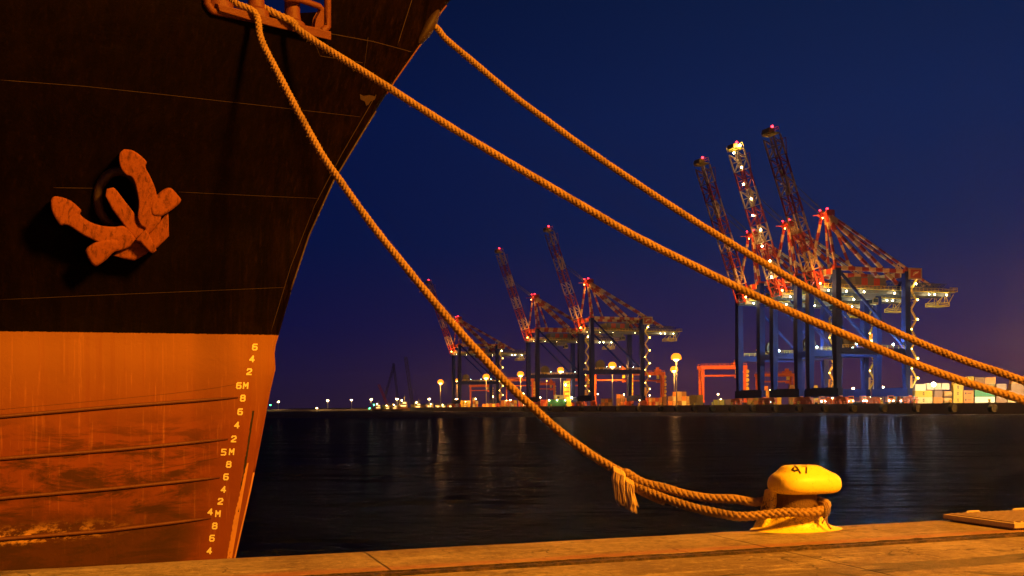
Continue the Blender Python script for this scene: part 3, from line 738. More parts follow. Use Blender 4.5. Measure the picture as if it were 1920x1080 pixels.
eye = [spl[0]+Vector((0,0,-.05))]+low_+[nb(-.29,-.235,.20), nb(-.15,-.285,.195), nb(.0,-.30,.20), nb(.13,-.27,.225), nb(.24,-.17,.255), nb(.275,.0,.27), nb(.20,.17,.27), nb(.0,.25,.275), nb(-.2,.26,.27), nb(-.36,.23,.265)]+upp_[::-1]+[spl[1]+Vector((0,0,.01)), spl[0]+Vector((0,.0,.02))]
plaited('spliced_eye', eye, .102, M['rope'], ropeA, pitch=.25)
# lapped splice where the rope is doubled
plaited('splice', [a_+Vector((0,-.02,-.055)) for a_ in plan_pts([(1178,897),(1200,911),(1225,923),(1245,931)], sillA, endA)], .088, M['rope'], ropeA, pitch=.2)
mb = MB()
for i in range(290):
    f_ = random.random(); second = i % 5 < 2
    px0 = 1149+f_*21 if not second else 1171+f_*15; py0 = 877+(px0-1149)*.5 if not second else 896+f_*8
    ln = (random.uniform(46,66)-abs(f_-.5)*12) if not second else random.uniform(40,58)
    s = plan_pts([(px0, py0), (px0-2+random.uniform(-2,2), py0+ln*.4), (px0+4+random.uniform(-4,4), py0+ln)], sillA, endA)
    j = Vector((0, random.uniform(-.16,-.06), 0)); bend = Vector((random.uniform(-.01,.01), 0, 0))
    mb.tube([s[0]+j*.3+Vector((0,0,.02)), s[0]+j*.9+Vector((0,0,-.03)), s[1]+j, s[2]+j+bend], [.0068,.0068,.006,.003], 4)
M['yarn'] = paint('frayed_yarn', (.66,.50,.26), .9, scale=20, bump=.2, var=.25, dirt=(.3,.2,.1), dirtamt=.4)
mb.build('frayed_tail', M['yarn'], ropeA)
# lashing around the eye, its end hanging down the bollard base
mb = MB()
for k in range(3):
    mb.tube([nb(.10+.022*k, -.255, .15), nb(.10+.022*k, -.335, .17), nb(.105+.022*k, -.345, .22), nb(.11+.022*k, -.30, .285), nb(.115+.022*k, -.21, .29)], .009, 6)
mb.tube([nb(.12,-.335,.18), nb(.13,-.315,.13), nb(.145,-.30,.09), nb(.15,-.335,.045), nb(.165,-.345,.03)], .010, 6); mb.tube([nb(.13,-.33,.16), nb(.10,-.30,.10), nb(.09,-.30,.08)], .008, 6)
mb.build('lashing', M['old_rope'], ropeA, smooth=True)
fuzz('loose_yarns', body[4:], .112, ropeA, 420)
# two ropes leading out of the picture to the next bollard
B2 = BC+U*7.2
def eye_round(B, x0):
    f = lambda x, y, z: Vector((B.x, B.y, 0))+U*x+NN*y+Vector((0,0,z))
    return [f(-.5,-.06,.27+x0), f(-.28,-.21,.24+x0), f(0,-.30,.24+x0), f(.26,-.15,.25+x0), f(.28,.05,.25+x0), f(.1,.24,.25+x0), f(-.12,.26,.25+x0), f(-.33,.13,.25+x0)]
ropeB = empty('mooring_rope', (0,0,0)); tag(ropeB, 'thick middle mooring rope leaving the roller fairlead and passing in front of the blue cranes', 'rope', 'ropes mooring the ship')
eB = Vector((B2.x, B2.y, 0))+U*-.5+NN*-.06+Vector((0,0,.27)); sB = hw(536, 40, .20)
pxB = [(560,56),(610,90),(700,146),(800,210),(880,260),(960,308),(1060,367),(1180,437),(1290,493),(1400,547),(1500,592),(1600,634),(1700,676),(1800,713),(1920,751)]
bB = [hw(500, 8, -.4), hw(505, 20, .0), hw(518, 30, .15), sB]+plan_pts(pxB, sB, eB)
last = bB[-1]; bB += [last.lerp(eB, .35)+Vector((0,0,-.03)), last.lerp(eB, .7)+Vector((0,0,-.05))]+eye_round(B2, 0)
plaited('rope_body', bB, .116, M['rope'], ropeB, phase=1.0); fuzz('loose_yarns', bB[4:18], .125, ropeB, 420)
ropeC = empty('mooring_rope', (0,0,0)); tag(ropeC, 'highest mooring rope running from the chock at the stem across the sky', 'rope', 'ropes mooring the ship')
sC = from_ship(Vector((stem_x(ck.z)+.02, -.05, ck.z)))
pxC = [(836,73),(880,110),(960,177),(1030,229),(1100,280),(1200,348),(1300,413),(1400,474),(1500,532),(1600,584),(1700,632),(1800,673),(1920,715)]
bC = [from_ship(Vector((stem_x(ck.z)-.5, 0, ck.z+.34))), sC]+plan_pts(pxC, sC, eB)
last = bC[-1]; bC += [last.lerp(eB, .35)+Vector((0,0,-.02)), last.lerp(eB, .7)+Vector((0,0,-.02))]+eye_round(B2, .10)
plaited('rope_body', bC, .112, M['rope'], ropeC, phase=2.0); fuzz('loose_yarns', bC[2:15], .118, ropeC, 350)

# ------------------------------------------------------------------ quay floodlight mast behind the camera (lights the foreground)
LP = Vector((17, -3, 16.5))
mast = empty('floodlight_mast', (LP.x+1.2, LP.y-.6, 0)); tag(mast, 'tall grey quay floodlight mast with sodium lamp', 'lamp mast')
mb = MB(); mb.tube([(0,0,0), (0,0,10), (0,0,19.9)], [.16,.13,.09], 12); mb.tube([(0,0,19.7), (-.5,.25,19.9), (-1.0,.5,19.8)], .05, 8); mb.build('mast_pole', M['pole_grey'], mast, smooth=True)
mb = MB(); mb.box((-1.2,.6,19.4), (1.9,1.6,.3)); mb.build('lamp_housing', M['steel_grey'], mast, bevel=.03)
ld = bpy.data.lights.new('sodium_lamp', 'POINT'); ld.energy = 90000; ld.color = (1, .325, .010); ld.shadow_soft_size = 2.4
lo = bpy.data.objects.new('sodium_lamp', ld); lo.location = LP; COL.objects.link(lo)

# ================================================================== far container terminal
DR = Vector((-.352, .936, 0)); WL = Vector((.936, .352, 0)); AT = math.atan2(.352, .936)
RAIL0 = Vector((125.5, 384, 0))
def rail_at(px):                                             # point on the waterside crane rail seen at column px
    k = (px-960)/F; d = (125.5+.376*384)/(k+.376); return Vector((k*d, d, TQ))
# quay apron: waterside edge 4 m in front of the rail
def tq(g, e, z=0): return Vector((RAIL0.x, RAIL0.y, 0))+WL*g+DR*e+Vector((0,0,z))
mb = MB()
def slabq(g0, g1, e0, e1, z0, z1):
    vs = [tq(g, e, z) for z in (z0, z1) for g, e in ((g0,e0),(g1,e0),(g1,e1),(g0,e1))]
    mb.add(vs, [(0,3,2,1),(4,5,6,7),(0,1,5,4),(1,2,6,5),(2,3,7,6),(3,0,4,7)])
slabq(-4.6, -3.4, -260, 540, WATER-3, TQ+.05); slabq(-3.4, 2.0, -260, 540, WATER-3, TQ-.0)
o = mb.build('terminal_quay_wall', M['far_concrete']); tag(o, kind='structure')
mb = MB(); slabq(2.0, 700, -260, 1500, WATER-3, TQ-.01)
o = mb.build('terminal_yard_ground', M['yard_asphalt']); tag(o, kind='structure')

LIT = {}
def lamp_mesh(r, mat):
    k = (r, mat)
    if k not in LIT:
        mb = MB(); mb.ico((0,0,0), r, 1); LIT[k] = mb.mesh('lamp_globe', M[mat])
    return LIT[k]
def put_lamp(name, r, mat, loc, parent, label=None):
    o = bpy.data.objects.new(name, lamp_mesh(r, mat)); o.location = loc; link(o, parent)
    if label: o['label'] = label
    return o

# ------------------------------------------------------------------ ship-to-shore gantry cranes
G_, EW = 33.5, 16.5
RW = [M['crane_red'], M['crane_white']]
def truss(mb, a, b, w, h, panel, stripe=None, th=.32, side=None, th2=.2):
    """four-chord lattice from a to b; stripe = panels per colour band"""
    a = Vector(a); b = Vector(b); d = (b-a).normalized(); sd = Vector(side or (0,1,0)); u = d.cross(sd).normalized()
    n = max(2, round((b-a).length/panel))
    def P(i, i_, j): return a.lerp(b, i/n)+sd*(w/2*i_)+u*(h/2*j)
    for i in range(n):
        mi = (i//stripe) % 2 if stripe else 0
        for s_ in (-1, 1):
            for j in (-1, 1): mb.beam(P(i, s_, j), P(i+1, s_, j), th, th, mi)
            mb.beam(P(i, s_, -1), P(i, s_, 1), th2, th2, mi)
            mb.beam(P(i, s_, -1 if i % 2 else 1), P(i+1, s_, 1 if i % 2 else -1), th2, th2, mi)
        for j in (-1, 1):
            mb.beam(P(i, -1, j), P(i, 1, j), th2, th2, mi)
            mb.beam(P(i, -1 if i % 2 else 1, j), P(i+1, 1 if i % 2 else -1, j), th2, th2, mi)
def make_sts():
    c = empty('ship_to_shore_crane', (0,0,0))
    B = M['crane_blue']
    # the four legs, splaying a little below the portal beam
    for g in (0, G_):
        for e in (0, EW):
            mb = MB(); dg = -.9 if g == 0 else .9
            mb.loft([[Vector((g+x*wd+dg*k, e+y*wd, z)) for x, y in ((-.5,-.5),(.5,-.5),(.5,.5),(-.5,.5))] for z, wd, k in ((4.2,1.9,0),(19.5,2.5,0),(22,2.7,0),(52.5,2.3,0))])
            leg = mb.build('leg', B, c)
    for g in (0, G_):
        mb = MB(); mb.box((g, EW/2, 4.6), (2.2, EW+4, 3.2)); mb.box((g, EW/2, 6.35), (1.6, EW-4, .3)); mb.build('sill_beam', B, c)
        for e in (-2.2, EW+2.2):
            mb = MB(); mb.beam((g, e-3.2, 2.4), (g, e+3.2, 2.4), 1.5, .7)
            for q in (-2.2, 2.2):
                mb.beam((g, e+q-1.5, 1.5), (g, e+q+1.5, 1.5), 1.2, .8); mb.beam((g, e+q, 1.2), (g, e+q, 2.6), .7, .7)
                for w_ in (-.9, .9): mb.tube([(g-.35, e+q+w_, .6), (g+.35, e+q+w_, .6)], .55, 10)
            mb.beam((g, e, 2.4), (g, e*.86+EW*.07, 3.4), 1.3, 1.3)
            mb.build('bogie', M['gantry_red'], c)
    for e in (0, EW):
        mb = MB(); mb.beam((1.2, e, 20.6), (G_-1.2, e, 20.6), 1.7, 2.5); mb.build('portal_beam', B, c)
        mb = MB()
        for k in range(12): mb.beam((2+k*2.7, e-.9, 21.8), (2+k*2.7, e-.9, 23.0), .12, .12)
        for z in (22.4, 23.0): mb.beam((2, e-.9, z), (31.7, e-.9, z), .12, .12)
        mb.build('walkway_railing', M['safety_yellow'], c)
        mb = MB(); mb.tube([(1.2, e, 51.5), (G_-1, e, 22.5)], .62, 8); mb.build('diagonal_brace', B, c)
        mb = MB(); mb.striped((-1.6, e, 52.6), (G_+1.2, e, 52.6), 1.3, 1.5, 3.2, 0); mb.build('upper_tie_beam', RW, c)
    for g in (0, G_):
        mb = MB(); mb.striped((g, -.5, 51.6), (g, EW+.5, 51.6), 1.5, 2.2, 2.8, 1); mb.build('cross_beam', RW, c)
    # main girder with backreach
    mb = MB()
    for e in (5.4, 11.1):
        mb.beam((-4, e, 45.2), (61, e, 45.2), 1.3, 2.6)
    for k in range(14): mb.beam((-3+k*4.9, 5.4, 46.3), (-3+k*4.9, 11.1, 46.3), .5, .5)
    mb.build('main_girder', M['steel_grey'], c)
    for e in (3.6, 12.9):
        mb = MB()
        for k in range(34): mb.beam((-3+k*1.95, e, 45.6), (-3+k*1.95, e, 46.9), .13, .13)
        for z in (46.2, 46.9): mb.beam((-3, e, z), (61.5, e, z), .14, .14)
        mb.beam((-3, e, 45.5), (61.5, e, 45.5), 1.2, .2); mb.build('girder_walkway', M['safety_yellow'], c)
    mb = MB(); truss(mb, (33, 8.2, 48.4), (60, 8.2, 48.4), 4.5, 1.6, 1.9, None, .2, (0,1,0), .16); mb.build('backreach_truss', M['steel_grey'], c)
    for e in (0, EW):
        mb = MB(); mb.beam((0, e*.8+1.6, 51), (0, e*.42+4.6, 46.2), .8, .8); mb.beam((G_, e*.8+1.6, 51), (G_, e*.42+4.6, 46.2), .8, .8); mb.build('girder_hanger', B, c)
    # boom raised over the waterside rail
    H0, H1 = Vector((-3, 8.2, 45.5)), Vector((-23.5, 8.2, 103))
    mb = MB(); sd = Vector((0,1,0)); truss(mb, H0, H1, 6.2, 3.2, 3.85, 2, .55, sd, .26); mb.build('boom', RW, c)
    d = (H1-H0).normalized(); u = d.cross(sd)
    mb = MB(); mb.beam(H0.lerp(H1,.62)-u*2.2+sd*2.6, H0.lerp(H1,.72)-u*3.4+sd*2.6, .8, 1.0, 1); mb.beam(H0.lerp(H1,.72)-u*3.4+sd*2.6, H0.lerp(H1,.79)-u*1.5+sd*2.6, .7, .8, 1); mb.build('stay_bracket', RW, c)
    mb = MB()
    mb.box(H1+d*1.0, (3.4,6.6,.35)); mb.box(H1+d*2.4-u*-1.0, (2.4,4.5,1.8))
    for s_ in (-3.2, 0, 3.2):
        mb.beam(H1+d*1.2+sd*s_-u*1.8, H1+d*3.0+sd*s_-u*1.8, .15, .15); mb.beam(H1+d*1.2+sd*s_+u*1.8, H1+d*3.0+sd*s_+u*1.8, .15, .15)
    for z in (2.1, 3.0): mb.beam(H1+d*z-sd*3.2-u*1.8, H1+d*z+sd*3.2-u*1.8, .15, .15)
    mb.build('boom_tip', M['safety_yellow'], c)
    mb = MB()                                            # service frame on the back of the boom near the tip
    q0, q1 = H0.lerp(H1,.86)+u*-2.0, H0.lerp(H1,.97)+u*-2.0
    for s_ in (-3,3):
        mb.beam(q0+sd*s_, q1+sd*s_-u*1.8, .2, .2); mb.beam(q1+sd*s_-u*1.8, H0.lerp(H1,.97)+sd*s_, .2, .2)
    mb.beam(q1-sd*3-u*1.8, q1+sd*3-u*1.8, .2, .2); mb.build('service_frame', M['crane_red'], c)
    # A-frame tower, stays, ropes
    A = Vector((1.2, 8.2, 74.2))
    for s_ in (-1, 1):
        mb = MB(); mb.striped((0, 8.2+s_*7.6, 52.8), A+Vector((-.5, s_*1.6, 0)), .85, .95, 3.3, 0); mb.build('tower_leg', RW, c)
        mb = MB(); mb.striped((8.0, 8.2+s_*6.4, 53.2), A+Vector((1.2, s_*1.5, 0)), .85, .95, 3.3, 1); mb.build('tower_strut', RW, c)
        mb = MB(); mb.striped(A+Vector((1.5, s_*1.8, -1)), (33.5, 8.2+s_*3.4, 48.2), 1.15, 1.25, 3.4, 1); mb.build('backstay', RW, c)
        mb = MB(); mb.striped(A+Vector((1.5, s_*1.5, 0)), (52, 8.2+s_*1.6, 48.6), .75, .85, 3.7, 1); mb.build('upper_backstay', RW, c)
        mb = MB()
        for q in (0, .5): mb.tube([A+Vector((-.6, s_*1.4, q)), H0.lerp(H1, .70)-u*-1.2+sd*(s_*2.4)-u*2.4], .10, 5)
        mb.build('boom_hoist_rope', M['dark_steel'], c)
    mb = MB(); mb.box(A+Vector((0,0,.5)), (2.6,5.2,1.6)); mb.box(A+Vector((2.4,0,1.2)), (1.8,3.2,2.2)); mb.beam(A+Vector((-5.8,0,-.3)), A+Vector((0,0,.2)), .35, .35)
    for s_ in (-1,1): mb.tube([A+Vector((-.2,s_*2.0-.4,1.2)), A+Vector((-.2,s_*2.0+.4,1.2))], 1.0, 12)
    mb.build('apex_head', M['crane_red'], c)
    mb = MB(); mb.beam((33.5, 6.8, 52.5), (36, 6.8, 57.6), .3, .3); mb.beam((38, 6.8, 52.5), (36, 6.8, 57.6), .3, .3); mb.build('stay_support', M['crane_white'], c)
    # machinery house, sign, trolley, cab, reel
    mb = MB()
    for k in range(5): mb.box((13.2+k*3.0, 8.2, 48.4), (3.0, 9.5, 2.8), (k+1) % 2)
    mb.box((19.2, 8.2, 49.95), (15.6, 10, .3), 1); mb.build('machinery_house', [M['crane_red'], M['steel_grey']], c)
    sg = empty('sign_panel', (G_+3.2, -1.6, 51.6), 0, c)
    mb = MB(); mb.box((0,0,0), (6.4,.5,4.6)); mb.build('sign_frame', M['box_tan'], sg)
    mb = MB(); mb.box((0,-.30,0), (5.0,.12,3.3)); mb.build('sign_board', M['sign_red'], sg)
    mb = MB(); mb.tube([(-1.4,-.42,-.9),(-1.0,-.42,.1),(-.2,-.42,.5),(.6,-.42,.5),(1.4,-.42,1.0)], [.25,.4,.45,.35,.1], 6); mb.build('sign_emblem', M['crane_white'], sg)
    mb = MB(); mb.box((20, 8.2, 43.2), (6.5,5,1.6)); mb.box((20, 8.2, 42.1), (5,4,.8)); mb.build('trolley', M['steel_grey'], c)
    cb = empty('operator_cab', (24.5, 8.2, 41.3), 0, c)
    mb = MB(); mb.box((0,0,0), (2.8,2.6,2.8)); mb.box((0,0,1.8), (1.2,1.2,1.2)); mb.build('cab_body', M['box_olive'], cb, bevel=.15)
    mb = MB(); mb.box((-1.45,0,0), (.1,2.2,1.9)); mb.box((0,-1.35,.2), (2.2,.1,1.5)); mb.build('cab_window', M['glass_dark'], cb)
    mb = MB(); mb.tube([(5.5,-.6,24.6),(5.5,.9,24.6)], 2.9, 24); mb.tube([(5.5,-.8,24.6),(5.5,1.1,24.6)], .9, 12); mb.build('cable_reel', M['dark_steel'], c)
    mb = MB(); pf = [(54,5,40.2),(60.5,5,40.2),(60.5,11.4,40.2),(54,11.4,40.2)]
    mb.box((57.2, 8.2, 40.2), (6.8,6.4,.3))
    for z in (40.9, 41.6):
        for i in range(4): mb.beam((*pf[i][:2], z), (*pf[(i+1) % 4][:2], z), .18, .18)
    for i in range(4): mb.beam((*pf[i][:2], 40.2), (*pf[i][:2], 41.6), .2, .2)
    for y in (5.4, 11): 
        for x0, x1 in ((54,58.5),(58.2,58.6),(60.3,58.8),(60.4,63)): mb.beam((x0, y, 41.2), (x1, y, 45), .22, .22)
    mb.build('hanging_platform', M['safety_yellow'], c)
    mb = MB(); mb.box((61.6,8.2,46.1), (4.2,9,.3))
    for x in (59.8,61.6,63.5): mb.beam((x,3.8,46.2),(x,3.8,47.6),.16,.16)
    for z in (46.9,47.6): mb.beam((59.6,3.8,z),(63.6,3.8,z),.16,.16); mb.beam((63.6,3.8,z),(63.6,12.6,z),.16,.16)
    mb.build('end_platform', M['safety_yellow'], c)
    # zig-zag stair tower beside the near landside leg
    mb = MB(); x0, x1, ye = G_+1.7, G_+4.4, -.2
    for k in range(11):
        za, zb_ = 6+k*3.9, 6+(k+1)*3.9; a_, b_ = ((x0, x1) if k % 2 == 0 else (x1, x0))
        mb.beam((a_, ye-.6, za), (b_, ye-.6, zb_), .22, .5); mb.beam((a_, ye-.6, za+1.0), (b_, ye-.6, zb_+1.0), .12, .12)
        mb.box((b_, ye, zb_), (1.1,2.0,.2)); mb.beam((b_, ye-1, zb_+1.0), (b_, ye+1, zb_+1.0), .12, .12)
    for x in (x0-.4,): mb.beam((x, ye, 4), (x, ye, 50), .2, .2)
    mb.build('stair_tower', M['safety_yellow'], c)
    for k in range(5): put_lamp('stair_lamp', .42, 'stairlamp', (x1+.3, ye-1.0, 10.2+k*7.8), c)
    for k in range(3): put_lamp('stair_lamp', .30, 'stairlamp', (x0-.2, ye-1.2, 14.0+k*7.8), c)
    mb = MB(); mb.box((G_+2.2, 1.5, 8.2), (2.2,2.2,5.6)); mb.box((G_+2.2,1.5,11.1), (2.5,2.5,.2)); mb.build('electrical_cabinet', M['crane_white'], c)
    for x in (10.5, 19.5, 28.5): put_lamp('floodlight', .42, 'floodwhite', (x, 1.6, 23.6), c)
    for x, y in ((-1.5,3.0),(7,3.0),(15.5,3.0),(30.5,3.0)): put_lamp('floodlight', .32, 'floodwarm', (x, y, 44.2), c)
    for x, y in ((48,3),(51,3),(57,3),(22,13),(5,13)): put_lamp('girder_lamp', .30, 'floodwarm', (x, y, 44.4), c)
    put_lamp('girder_lamp', .35, 'floodwarm', (G_+3.4, -1.8, 47.6), c)
    put_lamp('boom_floodlight', .34, 'sodium', (-6.5, 1.5, 46.5), c); put_lamp('boom_floodlight', .20, 'sodium', A+Vector((-3.2,-2.6,-1.5)), c)  # two lamps added per crane to brighten the raised boom
    put_lamp('aviation_light', .55, 'red_light', H1+d*3.6-sd*2, c); put_lamp('aviation_light', .5, 'red_light', A+Vector((-.2,-1.6,2.4)), c); put_lamp('aviation_light', .4, 'red_light', A+Vector((-1.2,1.6,2.4)), c)
    return c, H0, H1, u, sd
sts, H0_, H1_, u_, sd_ = make_sts()
bpy.context.view_layer.update()
spots = [(1570, 'nearest and tallest of the blue container cranes, at the right of the row'),
         (1497, 'container crane whose raised boom carries a string of white lamps'),
         (1427, 'blue container crane standing behind the orange yard gantry, farthest of the right three'),
         (1110, 'taller dark container crane of the centre pair'),
         (1008, 'smaller dark container crane of the centre pair'),
         (862, 'smallest and farthest container crane, its boom crossed by the lowest mooring rope')]
cranes = []
for i, (px, lb) in enumerate(spots):
    o = sts if i == 0 else copy_tree(sts)
    o.location = rail_at(px); o.rotation_euler = (0, 0, AT)
    tag(o, lb, 'container crane', 'ship-to-shore cranes along the terminal quay'); cranes.append(o)
for o_ in [q for c_ in cranes[3:] for q in kids(c_) if q.name.startswith('floodlight')]: o_.scale = (.34,.34,.34)
for k in range(9):
    put_lamp('boom_lamp', .40, 'floodwarm', H0_.lerp(H1_, 1.0-k*.108)+u_*2.0-sd_*(3.2 if k % 2 else 1.0), cranes[1])
put_lamp('boom_lamp', .5, 'floodwarm', H1_+(H1_-H0_).normalized()*2.0-sd_*3.4, cranes[1]); put_lamp('boom_lamp', .6, 'stairlamp', H1_+(H1_-H0_).normalized()*3.0+sd_*2.6+u_*1.0, cranes[1])

put_lamp('yard_lamp', .9, 'floodwarm', (G_+5.2, -9, 7.5), cranes[0])
# ------------------------------------------------------------------ fenders and small bollards along the far quay
fend = empty('quay_fender', (0,0,0)); mb = MB(); mb.tube([(-.9,0,0),(.9,0,0)], 1.25, 14); mb.tube([(-1.0,0,0),(1.0,0,0)], .5, 10); mb.build('rubber_drum', M['rubber'], fend)
mb = MB(); mb.tube([(0,.2,1.2),(0,1.0,2.0)], .08, 6); mb.tube([(.6,.2,1.2),(.6,1.0,2.0)], .08, 6); mb.build('chain', M['dark_steel'], fend)
qb = empty('quayside_bollard', (0,0,0)); mb = MB(); mb.lathe([(.5,0),(.42,.1),(.28,.3),(.27,.7),(.5,.8),(.52,1.0),(.3,1.12)], n=16); mb.build('post', M['safety_yellow'], qb, smooth='auto')
mb = MB(); mb.box((0,0,.03), (1.3,1.3,.06)); mb.build('base_plate', M['dark_steel'], qb)
for i in range(24):
    e = -80+i*(16 if i < 14 else 22); e = -80+16*i if i < 14 else 128+24*(i-13)
    a = fend if i == 0 else copy_tree(fend); a.location = tq(-5.8, e, .3); a.rotation_euler = (0,0,AT+R(90))
    tag(a, 'black rubber drum fender hung on the dark face of the far quay wall', 'fender', 'fenders along the far quay wall')
    b = qb if i == 0 else copy_tree(qb); b.location = tq(-3.9, e+3, TQ+.05); b.rotation_euler = (0,0,AT)
    tag(b, 'small yellow bollard on top of the far quay wall', 'bollard', 'small bollards on the far quay')

# ------------------------------------------------------------------ containers
def container_mesh(col, L, W=2.44, H=2.6, end=False, logo=None):
    mb = MB(); x0, y0 = L/2, W/2
    n = max(6, int(L/.55))
    for sgn in (-1, 1):                                      # corrugated long sides
        vs = []; fs = []
        for i in range(n*2+1):
            x = -x0+.12+(L-.24)*i/(n*2); y = sgn*(y0-.03-(.05 if (i//1) % 2 else 0))
            vs += [(x, y, .16), (x, y, H-.14)]
        fs = [(2*i, 2*i+2, 2*i+3, 2*i+1) for i in range(n*2)]
        mb.add(vs, fs)
    mb.box((x0-.07, 0, H/2), (.04, W-.2, H-.3)); mb.box((-x0+.07, 0, H/2), (.04, W-.2, H-.3))
    mb.box((0, 0, H-.05), (L-.1, W-.1, .05)); mb.box((0,0,.12), (L-.1, W-.1, .06))
    for sx in (-1, 1):
        for sy in (-1, 1): mb.box((sx*(x0-.08), sy*(y0-.08), H/2), (.16,.16,H-.004))
        for q in (-.75,-.25,.25,.75): mb.tube([(sx*(x0-.02), q, .2), (sx*(x0-.02), q, H-.2)], .03, 5, 1)
        for z in (.08, H-.08): mb.box((sx*(x0-.08), 0, z), (.14, W-.3, .15))
    for sy in (-1, 1):
        for z in (.08, H-.08): mb.box((0, sy*(y0-.06), z), (L-.3, .11, .15))
    if logo == 'panel':
        mb.box((-.1, -y0-.01, H*.52), (.55,.03,1.2), 1); mb.box((-.1, -y0-.03, H*.52), (.2,.02,.7), 0)
    if logo == 'line':
        mb.box((-L*.30, -y0-.01, H*.55), (.6,.03,.8), 1); mb.box((L*.08, -y0-.01, H*.55), (L*.42,.03,.30), 1)
    return mb.mesh('shipping_container', [M['box_'+col], M['dark_steel']])
CM = {}
def container(col, L, loc, rz, label, group, logo=None):
    k = (col, round(L, 1), logo)
    if k not in CM: CM[k] = container_mesh(col, L, logo=logo)
    o = bpy.data.objects.new('shipping_container', CM[k]); o.location = loc; o.rotation_euler = (0,0,rz); COL.objects.link(o)
    tag(o, label, 'container', group); return o
ORD = ['first','second','third','fourth','fifth','sixth','seventh','eighth']
TIER = ['bottom tier','second tier','third tier','fourth tier','fifth tier']
def ordn(i, n):
    if n == 1: return 'only'
    return 'leftmost' if i == 0 else 'rightmost' if i == n-1 else ORD[i]+' from the left'
# the big stack at the right of the terminal: each box placed one by one, (x0, x1, tier, colour, logo)
rb = [(1716,1749,0,'cream','panel'),(1716,1749,1,'yellow','panel'),(1716,1737,2,'white',None),(1738,1752,2.15,'white',None),(1752.5,1765,2.15,'white',None),(1765.5,1781,2.15,'white',None),
      (1750,1768,0,'orange',None),(1752,1768,1,'mauve',None),(1788,1806,0,'yellow','panel'),(1788,1806,1,'yellow','panel'),(1788,1807,2,'yellow','panel'),(1789,1808,3,'yellow',None),(1815.5,1827,3.15,'yellow',None),
      (1807,1826,0,'orange','line'),(1807,1826,1,'orange','line'),(1828,1866,0,'white',None),(1828,1866,1,'green',None),(1829,1866,2,'olive','panel'),(1828,1847,3,'brown',None),(1847.5,1868,3,'orange',None),
      (1868,1889,0,'brown',None),(1868,1888,1,'brown',None),(1868,1888,2,'mauve',None),(1890,1921,0,'tan',None),(1890,1921,1,'brown',None),(1896,1921,2,'brown',None),(1898,1921,3,'orange',None),
      (1922,1955,0,'red',None),(1922,1955,1,'tan',None),(1922,1955,2,'brown',None)]
names = {'cream':'pale cream','yellow':'bright yellow','white':'white','orange':'orange','mauve':'mauve brown','green':'green','olive':'olive yellow','brown':'dark brown','tan':'tan','red':'red','blue':'blue','grey':'grey'}
DB = 398
seen = {}
for x0, x1, ti, colr, lg in rb:
    a = at(x0+.4, 760, DB); b = at(x1-.4, 760, DB); L = b.x-a.x; z = TQ+2.62*int(ti)+(.35 if ti % 1 else 0)
    if x0 > 1890: pass
    wh = f'{names[colr]} container' + (' with emblem' if lg == 'panel' else ' with lettering' if lg == 'line' else '')
    pos = 'by the nearest crane\'s landside leg' if x1 < 1755 else 'beside the white tank containers' if x1 < 1782 or x0 < 1810 else 'over the white one' if False else 'in the brown and green stacks' if x0 < 1868 else 'at the right end'
    lb = f'{wh} on the {TIER[min(4,int(ti))]} {pos}'
    if lb in seen: seen[lb] += 1; lb = f'{wh} on the {TIER[int(ti)]} {pos}, '+('second' if seen[lb] == 2 else 'third')+' from the left'
    else: seen[lb] = 1
    container(colr, L, Vector(((a.x+b.x)/2, DB+1.3, z)), 0, lb, 'containers stacked at the right end of the terminal', lg)
# two tank containers
for k, ti in enumerate((0, 1)):
    a = at(1770, 760, DB); b = at(1787, 760, DB); L = b.x-a.x
    tk = empty('tank_container', ((a.x+b.x)/2, DB+1.3, TQ+2.62*ti)); tag(tk, ('lower' if ti == 0 else 'upper')+' white tank container between the orange and yellow boxes', 'tank container', 'tank containers at the right of the terminal')
    mb = MB(); mb.tube([(-L/2+.1,0,1.3),(-L/2+.35,0,1.3),(L/2-.35,0,1.3),(L/2-.1,0,1.3)], [.7,1.12,1.12,.7], 20); mb.build('tank', M['crane_white'], tk, smooth='auto')
    mb = MB()
    for sx in (-1,1):
        for sy in (-1,1): mb.box((sx*(L/2-.07), sy*1.15, 1.3), (.14,.14,2.6))
        for z in (.08,2.52): mb.box((sx*(L/2-.07),0,z), (.12,2.2,.12))
    for sy in (-1,1): mb.box((0,sy*1.15,.08), (L-.2,.12,.14))
    mb.build('tank_frame', M['dark_steel'], tk)
